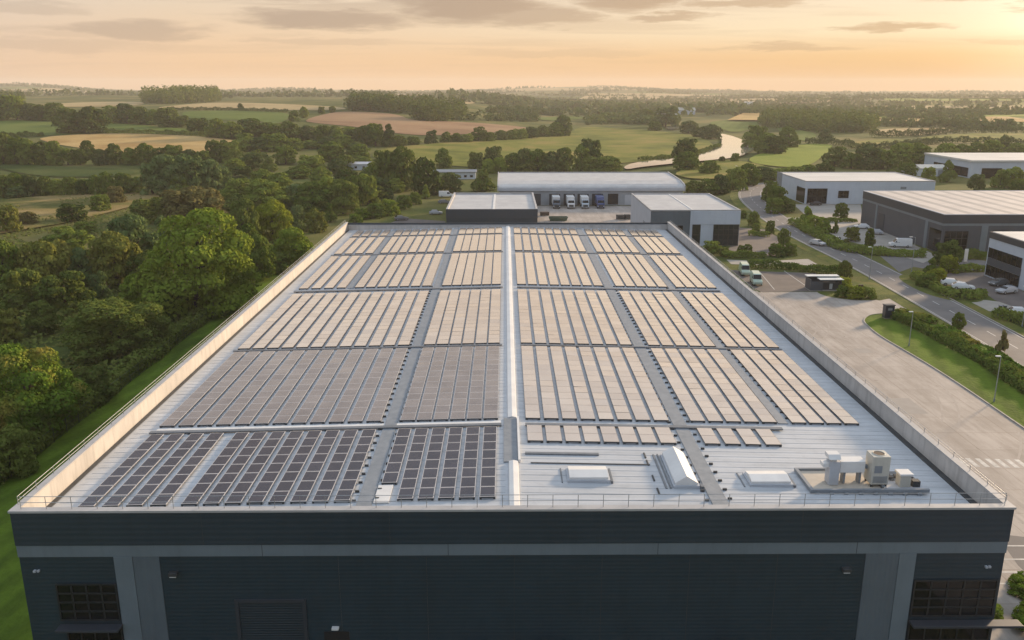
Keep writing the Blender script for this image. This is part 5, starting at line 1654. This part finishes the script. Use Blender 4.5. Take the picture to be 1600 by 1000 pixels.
def make_car(label, col, style='car'):
    root = thing('car' if style == 'car' else 'van', label, style)
    mb = MB()
    if style == 'car':
        L, W, prof = 4.3, 1.76, [(-2.15, .3), (2.12, .3), (2.15, .62), (1.95, .82), (1.05, .95), (-1.95, .98), (-2.15, .8)]
        cab = [(1.05, .95), (.35, 1.42), (-1.2, 1.44), (-1.95, .98)]
    else:
        L, W, prof = 5.4, 2.0, [(-2.7, .35), (2.65, .35), (2.7, .85), (2.5, 1.1), (1.75, 1.2), (-2.7, 1.2)]
        cab = [(1.75, 1.2), (1.05, 2.15), (.8, 2.25), (-2.65, 2.25), (-2.7, 1.2)]
    w = W / 2
    n = len(prof)
    vs = [(p, -w + (.06 if z > .8 else 0), z) for p, z in prof] + [(p, w - (.06 if z > .8 else 0), z) for p, z in prof]
    mb.add(vs, [tuple(range(n)), tuple(range(2 * n - 1, n - 1, -1))] + [(i, n + i, n + (i + 1) % n, (i + 1) % n) for i in range(n)])
    n = len(cab)
    vs = [(p, -w + (.08 if k in (0, n - 1) else .22), z) for k, (p, z) in enumerate(cab)] + [(p, w - (.08 if k in (0, n - 1) else .22), z) for k, (p, z) in enumerate(cab)]
    mb.add(vs, [tuple(range(n)), tuple(range(2 * n - 1, n - 1, -1))] + [(i, n + i, n + i + 1, i + 1) for i in range(n - 1)])
    b = mb.build('body', paint(*col), root, bevel=.06, world=False)
    mb = MB()
    # windscreens and side glass stand 3 mm proud of the cabin
    def pane(p0, p1, q0, q1, y0, y1, off):
        mb.add([(p0[0] + off[0], -y0, p0[1] + off[1]), (p0[0] + off[0], y0, p0[1] + off[1]), (q0[0] + off[0], y1, q0[1] + off[1]), (q0[0] + off[0], -y1, q0[1] + off[1])], [(0, 1, 2, 3)])
    if style == 'car':
        pane((.98, 1.0), 0, (.42, 1.38), 0, w - .13, w - .26, (.012, .012)); pane((-1.88, 1.02), 0, (-1.27, 1.4), 0, w - .13, w - .26, (-.012, .012))
        for s in (-1, 1):
            mb.add([(.85, s * (w - .095), 1.0), (.32, s * (w - .205), 1.37), (-1.15, s * (w - .205), 1.38), (-1.7, s * (w - .095), 1.02)], [(0, 1, 2, 3)])
    else:
        pane((1.7, 1.26), 0, (1.1, 2.1), 0, w - .13, w - .24, (.012, .012))
        for s in (-1, 1):
            mb.add([(1.5, s * (w - .09), 1.28), (1.0, s * (w - .2), 2.05), (.35, s * (w - .2), 2.05), (.35, s * (w - .09), 1.28)], [(0, 1, 2, 3)])
    mb.build('window', M['glass'], root, world=False)
    for x in (L * .3, -L * .3):
        for s in (-1, 1):
            k = MB().tube((0, -.11, 0), (0, .11, 0), .32, 16).build('wheel', M['tyre'], root, world=False)
            k.location = (x, s * (w - .08), .32)
            MB().tube((0, s * .1, 0), (0, s * .125, 0), .2, 12).build('rim', M['steel'], k, world=False)
    for s in (-1, 1):
        MB().box(L / 2 - .12, L / 2 + .012, s * (w - .3) - .2, s * (w - .3) + .2, .6, .74).build('headlight', M['lens'], root, world=False)
        MB().box(-L / 2 - .012, -L / 2 + .1, s * (w - .22) - .14, s * (w - .22) + .14, .7, .88).build('tail_light', M['red_lens'], root, world=False)
    return root


WHITE = ('white', (.75, .75, .74)); SILVER = ('silver', (.42, .43, .45)); GREY = ('grey', (.13, .135, .14)); GREENP = ('green', (.2, .32, .22)); BLUE = ('blue', (.03, .06, .2)); DARK = ('black', (.02, .02, .024))
protos = {}
PALEG = ('pale_green', (.46, .56, .44))
CARS = [  # pixel position, heading (degrees), paint, style, label
    (1277, 383, -60, SILVER, 'car', 'silver car driving alone on the estate road'),
    (1406, 386, 172, WHITE, 'van', 'white van parked beside the charcoal unit'),
    (1367, 366, 160, SILVER, 'car', 'silver car parked left of the white van'),
    (1346, 357, 165, WHITE, 'car', 'pale car parked at the far corner of the charcoal unit'),
    (1487, 446, -20, WHITE, 'car', 'left one of two white cars behind the corner hedge'),
    (1504, 452, -20, WHITE, 'car', 'right one of two white cars behind the corner hedge'),
    (1560, 446, 200, GREY, 'car', 'dark grey car beside the white corner unit'),
    (1572, 458, 200, SILVER, 'car', 'silver car in front of the white corner unit'),
    (1206, 332, 150, WHITE, 'car', 'white car at the roadside near the white unit shrubs'),
    (1273, 321, 180, DARK, 'car', 'black car at the door of the white unit'),
    (1302, 378, 150, WHITE, 'car', 'white car half hidden by the road hedge'),
    (697, 308, 5, WHITE, 'van', 'white van parked left of the low dark unit'),
    (681, 335, 5, SILVER, 'car', 'silver car beside the low dark unit'),
    (627, 344, 20, GREY, 'car', 'grey car past the far left roof corner'),
    (694, 318, 5, GREY, 'car', 'dark car between white van and silver car'),
    (1142, 346, 200, WHITE, 'car', 'white car behind the grey office unit'),
    (1585, 492, 165, WHITE, 'car', 'white car behind the hedge at the right edge'),
    (1395, 258, 180, WHITE, 'van', 'white van among trees left of the far white unit'),
    (1470, 260, 180, BLUE, 'van', 'blue van by the far white unit'),
    (1163, 428, 262, PALEG, 'van', 'farther of two pale green vans between parapet and tarmac car park'),
    (1181, 443, 262, PALEG, 'van', 'nearer of two pale green vans between parapet and tarmac car park'),
]
for px, py, hd, col, st, lab in CARS:
    key = (col[0], st)
    x, y = at(px, py)
    if key not in protos:
        o = protos[key] = make_car(lab, col, st)
    else:
        o = copy_tree(protos[key])
    o.location = (x, y, .024)
    o.rotation_euler = (0, 0, R(hd))
    o['label'] = lab
    o['group'] = 'parked vehicles' if 'driving' not in lab else 'moving vehicles'


def make_lorry(label, cabcol, boxmat):
    """stands with its tail at the dock, cab towards -y"""
    root = thing('lorry', label, 'lorry', group='lorries at the loading docks')
    mb = MB(); mb.box(-1.25, 1.25, -6.4, 0, 1.1, 3.7); mb.build('cargo_box', boxmat, root, bevel=.04, world=False)
    mb = MB()
    mb.extr([(-8.6, .5), (-6.55, .5), (-6.55, 2.9), (-7.9, 2.9), (-8.4, 1.9), (-8.6, 1.6)], 'x', -1.2, 1.2)
    mb.build('cab', paint(*cabcol), root, bevel=.08, world=False)
    mb = MB(); mb.add([(-1.05, -8.42, 1.95), (1.05, -8.42, 1.95), (1.0, -7.96, 2.8), (-1.0, -7.96, 2.8)], [(0, 1, 2, 3)])
    mb.build('windscreen', M['glass'], root, world=False)
    MB().box(-.8, .8, -8.64, -8.605, .7, 1.35).build('grille', M['gutter'], root, world=False)
    mb = MB(); mb.box(-.5, .5, -6.5, -.2, .75, 1.09); mb.build('chassis', M['black'], root, world=False)
    for y in (-7.6, -2.0, -.9):
        for s in (-1, 1):
            k = MB().tube((-.15, 0, 0), (.15, 0, 0), .48, 16).build('wheel', M['tyre'], root, world=False)
            k.location = (s * 1.05, y, .48)
            MB().tube((s * .12, 0, 0), (s * .17, 0, 0), .28, 12).build('rim', M['steel'], k, world=False)
    for s in (-1, 1):
        MB().box(s * .95 - .18, s * .95 + .18, -8.66, -8.6, .75, 1.0).build('headlight', M['lens'], root, world=False)
    return root


for x, col, bm, lab in ((17.4, ('slate', (.08, .12, .17)), M['white'], 'white lorry box with dark cab, leftmost at the docks'), (22.3, WHITE, M['white'], 'all-white lorry second from the left at the docks'),
                        (27.1, ('pale', (.5, .58, .64)), M['white'], 'pale lorry with grey-blue cab third at the docks'), (32.3, BLUE, paint('blue_box', (.10, .15, .34)), 'blue lorry at the docks beside the open door')):
    o = make_lorry(lab, col, bm)
    o.location = (x, ay0 - .4, .006)

# ------------------------------------------------------------------ street furniture
def lamp(px, py, h, head, label, two=False):
    x, y = at(px, py)
    o = thing('street_lamp', label, 'street lamp', (x, y, 0), 0, 'slim lamp posts')
    MB().tube((0, 0, 0), (0, 0, h), .075, 8, r2=.05).build('pole', M['steel'], o, world=False)
    MB().tube((0, 0, 0), (0, 0, .5), .11, 8).build('pole_sleeve', M['midgrey'], o, world=False)
    a = MB().tube((0, 0, h - .05), (-head, 0, h + .1), .035, 6).build('arm', M['steel'], o, world=False)
    MB().box(-head - .55, -head + .1, -.16, .16, h + .03, h + .15).build('lamp_head', M['white'], o, bevel=.03, world=False)


for px, py, h, head, lab in ((1553, 628, 6.2, .15, 'nearest lamp post with white head on the lawn'), (1420, 541, 5.6, .1, 'slim lamp post at the upper end of the lawn'), (1424, 425, 7.8, .8, 'tall lamp post with side arm by the corner island'),
                             (1358, 437, 7.0, .4, 'lamp post on the planted junction island'), (1597, 510, 7, .3, 'lamp post at the right edge beyond the road'), (1151, 290, 8, .5, 'lamp post where the road bends away'), (1409, 300, 8, .5, 'lamp post behind the white unit roof')):
    lamp(px, py, h, head, lab)
# navy cabinet at the lawn tip
x, y = at(1387, 497)
o = thing('kiosk', 'dark navy cabinet standing at the tip of the lawn', 'cabinet', (x, y, .03), .1)
MB().box(-.85, .85, -.5, .5, .12, 2.35).build('body', paint('navy', (.018, .026, .05)), o, bevel=.03, world=False)
MB().box(-.95, .95, -.6, .6, 2.36, 2.5).build('lid', M['charcoal_dark'], o, bevel=.03, world=False)
MB().box(-.8, .8, -.45, .45, 0, .119).build('plinth', M['kerb'], o, world=False)
MB().box(-.4, .4, -.53, -.502, 1.5, 1.9).build('hatch', M['midgrey'], o, world=False)
# shelter
x, y = at(1290, 455)
o = thing('bin_shelter', 'dark glass-sided bin shelter with white roof at the car park end', 'shelter', (x, y, .02))
MB().box(-3.2, 3.2, 0, 3.4, 0, .1).build('plinth', M['kerb'], o, world=False)
mb = MB(); mb.box(-3.1, -3.0, .1, 3.3, .1, 2.3).box(3.0, 3.1, .1, 3.3, .1, 2.3).box(-3.0, 3.0, 3.2, 3.3, .1, 2.3).box(-3, -.6, .1, .2, .1, 1.9); mb.build('wall', M['charcoal'], o, world=False)
mb = MB(); mb.box(-3.3, 3.3, 1.9, 3.5, 2.55, 2.7).box(-1.4, 3.4, -.3, 1.6, 2.31, 2.44); mb.build('roof', M['white'], o, bevel=.02, world=False)
MB().box(-.5, 2.95, .6, 1.6, .11, 1.7).build('bin', paint('navy', (.018, .026, .05)), o, bevel=.06, world=False)
MB().box(.9, 1.5, .55, .59, .3, 1.4).build('notice_panel', M['lightgrey'], o, world=False)
# totem signs
x, y = at(1343, 465)
o = thing('sign_post', 'dark brown totem sign on the planted island', 'sign', (x, y, .02))
MB().box(-.45, .45, -.1, .1, .2, 2.6).build('panel', paint('brown', (.07, .035, .02)), o, bevel=.02, world=False)
MB().box(-.55, .55, -.2, .2, 0, .199).build('plinth', M['kerb'], o, world=False)
x, y = at(1508, 410)
o = thing('sign_post', 'white totem sign in front of the charcoal unit', 'sign', (x, y, .02))
MB().box(-.4, .4, -.1, .1, .2, 3.2).build('panel', M['white'], o, bevel=.02, world=False)
MB().box(-.5, .5, -.2, .2, 0, .199).build('plinth', M['kerb'], o, world=False)
for k, (px, py, lab) in enumerate(((1561, 494, 'dark gate post left of its twin across the road'), (1568, 494, 'dark gate post right of its twin across the road'))):
    x, y = at(px, py)
    o = thing('gate_post', lab, 'gate post', (x, y, 0), group='gate posts')
    MB().box(-.22, .22, -.22, .22, 0, 1.9).build('post', M['charcoal_dark'], o, bevel=.02, world=False)
    MB().box(-.28, .28, -.28, .28, 1.91, 2.05).build('cap', M['midgrey'], o, bevel=.02, world=False)
# skips and pallets on the loading yard
x, y = at(872, 345)
o = thing('skip', 'long low dark green skip behind the back parapet', 'skip', (x, y, .01))
mb = MB(); mb.extr([(-2.7, 1.3), (-2.3, .1), (2.3, .1), (2.7, 1.3)], 'x', -.1, .1)
mb = MB()
mb.add([(-2.5, -.9, .1), (2.5, -.9, .1), (2.5, .9, .1), (-2.5, .9, .1), (-3, -1.05, 1.3), (3, -1.05, 1.3), (3, 1.05, 1.3), (-3, 1.05, 1.3), (-2.8, -.9, 1.3), (2.8, -.9, 1.3), (2.8, .9, 1.3), (-2.8, .9, 1.3), (-2.4, -.8, .3), (2.4, -.8, .3), (2.4, .8, .3), (-2.4, .8, .3)],
       [(0, 3, 2, 1), (0, 1, 5, 4), (1, 2, 6, 5), (2, 3, 7, 6), (3, 0, 4, 7), (4, 5, 9, 8), (5, 6, 10, 9), (6, 7, 11, 10), (7, 4, 8, 11), (8, 9, 13, 12), (9, 10, 14, 13), (10, 11, 15, 14), (11, 8, 12, 15), (12, 13, 14, 15)])
mb.build('container', paint('dark_green', (.05, .10, .06)), o, world=False)
for s in (-1, 1): MB().tube((s * 1.2, -1.12, .7), (s * 1.2, -1.0, .7), .09, 8).build('lifting_lug', M['black'], o, world=False)
for px, py, w, h, lab in ((851, 337, 1.3, 1.2, 'brown crate stack left of the green skip'), (969, 343, 1.1, 1.5, 'dark crate stack, left of two near the office unit'), (980, 343, .8, 1.6, 'narrow dark crate stack, right of two near the office unit')):
    x, y = at(px, py)
    o = thing('crate', lab, 'crate', (x, y, .01), .2)
    MB().box(-w, w, -.8, .8, .15, h).build('box', M['fan'] if 'brown' in lab else M['gutter'], o, bevel=.03, world=False)
    mb = MB()
    for k in (-.7, 0, .7): mb.box(-w, w, k - .08, k + .08, 0, .149)
    mb.build('pallet', M['ply'], o, world=False)
# white door canopies on the road-side wall
for px, py, L in ((1296, 548, 3.0), (1325, 572, 4.5), (1364, 606, 5.5), (1440, 660, 4.0)):
    x, y = at(px, py, 4.2)
    c = MB().box(XR + .061, XR + 1.9, y - L / 2, y + L / 2, 4.1, 4.25).build('door_canopy', M['white'], wh, bevel=.02)
    MB().box(XR + .062, XR + .12, y - L / 2 + .3, y + L / 2 - .3, 0, 3.9).build('side_door', M['door'], wh)

# chain-link boundary fence along the wood
fn = thing('fence', 'dark green mesh fence between lawn and wood', 'fence', (-52.4, 130, 0))
mb = MB()
for z in (.15, .95, 1.75): mb.tube((-52.4, 66, z), (-52.4, 190, z), .02, 5)
for i in range(620):
    y = 66 + i * .2; mb.box(-52.404, -52.396, y, y + .012, .1, 1.78)
mb.build('mesh_panel', paint('fence_green', (.02, .035, .025)), fn)
first = None
for i in range(42):
    if first is None:
        first = MB().tube((0, 0, 0), (0, 0, 1.95), .035, 6).build('post', paint('fence_green', (.02, .035, .025)), fn, world=False); o = first
    else:
        o = first.copy(); COL.objects.link(o); o.parent = fn
    o.location = (0, -64 + i * 3.0, 0)
# small white machine by the lawn, far side
x, y = at(446, 412)
o = thing('shed', 'small dark shed with white lid on the lawn by the parapet', 'shed', (x, y, .02))
MB().box(-1.6, 1.6, -1, 1, 0, 1.5).build('body', M['charcoal_dark'], o, world=False)
MB().box(-1.7, 1.7, -1.1, 1.1, 1.51, 1.7).build('lid', M['white'], o, bevel=.03, world=False)

# ------------------------------------------------------------------ light, sky, air
SUN_EL, SUN_AZ = R(13.0), R(48.0)      # azimuth clockwise from +y
sd = bpy.data.lights.new('sun', 'SUN')
sun = bpy.data.objects.new('sun', sd)
COL.objects.link(sun)
to_sun = Vector((math.sin(SUN_AZ) * math.cos(SUN_EL), math.cos(SUN_AZ) * math.cos(SUN_EL), math.sin(SUN_EL)))
sun.rotation_euler = to_sun.to_track_quat('Z', 'Y').to_euler()
sd.energy = 5.0
sd.angle = R(5.0)
sd.color = (1.0, .74, .48)

w = bpy.data.worlds.new('World')
scene.world = w
w.use_nodes = True
nt = w.node_tree
nt.nodes.clear()
tc = nt.nodes.new('ShaderNodeTexCoord')
dirv = N(nt, 'ShaderNodeVectorMath', {0: tc.outputs['Generated']}, operation='NORMALIZE').outputs[0]
sep = N(nt, 'ShaderNodeSeparateXYZ', {0: dirv})
z = sep.outputs[2]
el = N(nt, 'ShaderNodeMath', {0: z}, operation='ABSOLUTE').outputs[0]
base = ramp(nt, el, [(0.0, (.66, .41, .225)), (.03, (.66, .445, .27)), (.085, (.60, .475, .35)), (.20, (.58, .50, .42)), (.36, (.42, .42, .44)), (.6, (.50, .57, .66)), (1.0, (.56, .68, .84))]).outputs[0]
GA = R(34)
hz = (math.sin(GA) * math.cos(R(4)), math.cos(GA) * math.cos(R(4)), math.sin(R(4)))
sdot = N(nt, 'ShaderNodeVectorMath', {0: dirv, 1: hz}, operation='DOT_PRODUCT').outputs['Value']
sdc = N(nt, 'ShaderNodeMath', {0: sdot, 1: 0.0}, operation='MAXIMUM').outputs[0]
g1 = N(nt, 'ShaderNodeMath', {0: sdc, 1: 6.0}, operation='POWER').outputs[0]
g2 = N(nt, 'ShaderNodeMath', {0: sdc, 1: 240.0}, operation='POWER').outputs[0]
# the half of the sky away from the sunset is cool blue-grey
away = ramp(nt, N(nt, 'ShaderNodeMath', {0: N(nt, 'ShaderNodeMath', {0: sdot, 1: .5}, operation='MULTIPLY').outputs[0], 1: .5}, operation='ADD').outputs[0],
            [(.25, (1, 1, 1)), (.80, (0, 0, 0))]).outputs[0]
cool = ramp(nt, el, [(0.0, (.34, .38, .46)), (.15, (.36, .42, .52)), (1.0, (.54, .68, .86))]).outputs[0]
base = mix(nt, away, base, cool)
warm = ramp(nt, el, [(0.0, (.58, .305, .105)), (.03, (.65, .40, .17)), (.055, (.74, .60, .39)), (.09, (.72, .59, .43)), (.2, (.74, .61, .45)), (.36, (.50, .46, .44)), (.6, (.50, .57, .66)), (1.0, (.56, .68, .84))]).outputs[0]
s1 = mix(nt, g1, base, warm)
glow2 = mix(nt, g2, (0, 0, 0, 1), (.30, .27, .22, 1))
s2 = mix(nt, 1.0, s1, glow2, 'ADD')
# mostly unseen high cloud, shaped for panel reflections: direction projected on a flat layer
zz = N(nt, 'ShaderNodeMath', {0: el, 1: .055}, operation='ADD').outputs[0]
cx_ = N(nt, 'ShaderNodeMath', {0: sep.outputs[0], 1: zz}, operation='DIVIDE').outputs[0]
cy_ = N(nt, 'ShaderNodeMath', {0: sep.outputs[1], 1: zz}, operation='DIVIDE').outputs[0]
pv = N(nt, 'ShaderNodeCombineXYZ', {0: cx_, 1: cy_, 2: 0.0}).outputs[0]
cn = N(nt, 'ShaderNodeTexNoise', {'Vector': scaled(nt, pv, (.42, .95, 1)), 'Scale': 1.0, 'Detail': 7.0, 'Roughness': .55, 'Distortion': .35}).outputs[0]
cov = ramp(nt, el, [(0.0, (0, 0, 0)), (.03, (.12, .12, .12)), (.075, (.35, .35, .35)), (.14, (1, 1, 1)), (.5, (1, 1, 1)), (.8, (.4, .4, .4))]).outputs[0]
cm = ramp(nt, cn, [(.49, (0, 0, 0)), (.62, (1, 1, 1))]).outputs[0]
hi = N(nt, 'ShaderNodeSeparateColor', {0: mix(nt, 1.0, cm, cov, 'MULTIPLY')}).outputs[0]
# long low streaks of cloud: (azimuth, elevation, half width, half height, strength) in degrees
az = N(nt, 'ShaderNodeMath', {0: sep.outputs[0], 1: sep.outputs[1]}, operation='ARCTAN2').outputs[0]
wn = N(nt, 'ShaderNodeTexNoise', {'Vector': scaled(nt, dirv, (7, 7, 42)), 'Scale': 1.0, 'Detail': 6.0, 'Roughness': .6}).outputs[0]
wn2 = N(nt, 'ShaderNodeTexNoise', {'Vector': scaled(nt, dirv, (16, 16, 110)), 'Scale': 1.0, 'Detail': 5.0, 'Roughness': .65}).outputs[0]
def MA(op, a, b): return N(nt, 'ShaderNodeMath', {0: a, 1: b}, operation=op).outputs[0]
azw = MA('ADD', az, MA('MULTIPLY', MA('SUBTRACT', wn, .5), .22))
elw = MA('ADD', z, MA('MULTIPLY', MA('SUBTRACT', wn2, .5), .022))
total = None
STREAKS = [(-2.6, 4.9, 6.4, 1.35, 1.0), (1.8, 4.2, 4.0, .8, .8), (-11.5, 4.0, 7.0, .75, .85), (-22.0, 3.1, 4.0, .75, .6), (-16.5, 5.3, 6.0, .5, .5), (-28.5, 4.2, 4.5, .45, .35), (-26, 2.2, 6, .5, .3),
           (8.0, 5.2, 4.6, .95, .95), (10.6, 4.05, 4.4, .3, .8), (15.5, 4.9, 4.6, .33, .8), (28.0, 5.1, 5.0, .6, 1.0), (33.0, 4.5, 3.2, .6, 1.0), (23.6, 3.3, 4.0, .3, .85), (17.8, 2.2, 5.0, .28, .6),
           (30.5, 2.4, 3.2, .2, .4), (4, 2.0, 8, .3, .25), (-12, 2.6, 6, .3, .3), (44, 4, 8, .7, .7), (-44, 4.5, 8, .9, .6), (-60, 3, 12, 1, .6), (60, 5, 9, 1, .7)]
for a0, e0, hw_, hh_, stg in STREAKS:
    dx = MA('MULTIPLY', MA('SUBTRACT', azw, R(a0)), 1 / R(hw_))
    dy = MA('MULTIPLY', MA('SUBTRACT', elw, math.sin(R(e0))), 1 / R(hh_))
    q = MA('ADD', MA('MULTIPLY', dx, dx), MA('MULTIPLY', dy, dy))
    mr = N(nt, 'ShaderNodeMapRange', {'Value': q, 'From Min': .15, 'From Max': 1.15, 'To Min': stg, 'To Max': 0.0}, interpolation_type='SMOOTHSTEP').outputs[0]
    total = mr if total is None else MA('MAXIMUM', total, mr)
ccol = mix(nt, g1, (.30, .225, .175, 1), (.44, .28, .15, 1))
cf = MA('MINIMUM', MA('MULTIPLY', MA('MAXIMUM', hi, total), .88), 1.0)
s3 = mix(nt, cf, s2, ccol)
sky = N(nt, 'ShaderNodeTexSky', sky_type='NISHITA', sun_disc=False, sun_elevation=SUN_EL, sun_rotation=SUN_AZ, altitude=60, air_density=1.0, dust_density=2.5, ozone_density=1.0)
nis = N(nt, 'ShaderNodeVectorMath', {0: sky.outputs[0], 1: (.06, .06, .06)}, operation='MULTIPLY').outputs[0]
fin = mix(nt, .05, s3, nis)
bg = N(nt, 'ShaderNodeBackground', {'Color': fin, 'Strength': 1.0})
wo = nt.nodes.new('ShaderNodeOutputWorld')
nt.links.new(bg.outputs[0], wo.inputs[0])

HAZE = True
if HAZE:
    m, nt, out = newmat('air_haze')
    v = N(nt, 'ShaderNodeVolumePrincipled', {'Color': (.90, .82, .75, 1), 'Density': .00013, 'Anisotropy': .12})
    nt.links.new(v.outputs[0], out.inputs['Volume'])
    o = MB().box(-7100, 7100, -7100, 7100, -14, 92).build('haze', m)
    tag(o, 'thin warm evening haze over the whole valley', 'haze', kind='stuff')

# ------------------------------------------------------------------ render settings
scene.view_settings.view_transform = 'Standard'
scene.view_settings.look = 'None'
scene.view_settings.exposure = 0.5
scene.view_settings.gamma = 1.0
scene.render.engine = 'CYCLES'
cy = scene.cycles
cy.use_denoising = True
cy.max_bounces = 5
cy.diffuse_bounces = 3
cy.glossy_bounces = 2
cy.transmission_bounces = 2
cy.volume_bounces = 1
cy.transparent_max_bounces = 4
cy.caustics_reflective = False
cy.caustics_refractive = False
cy.sample_clamp_indirect = 4
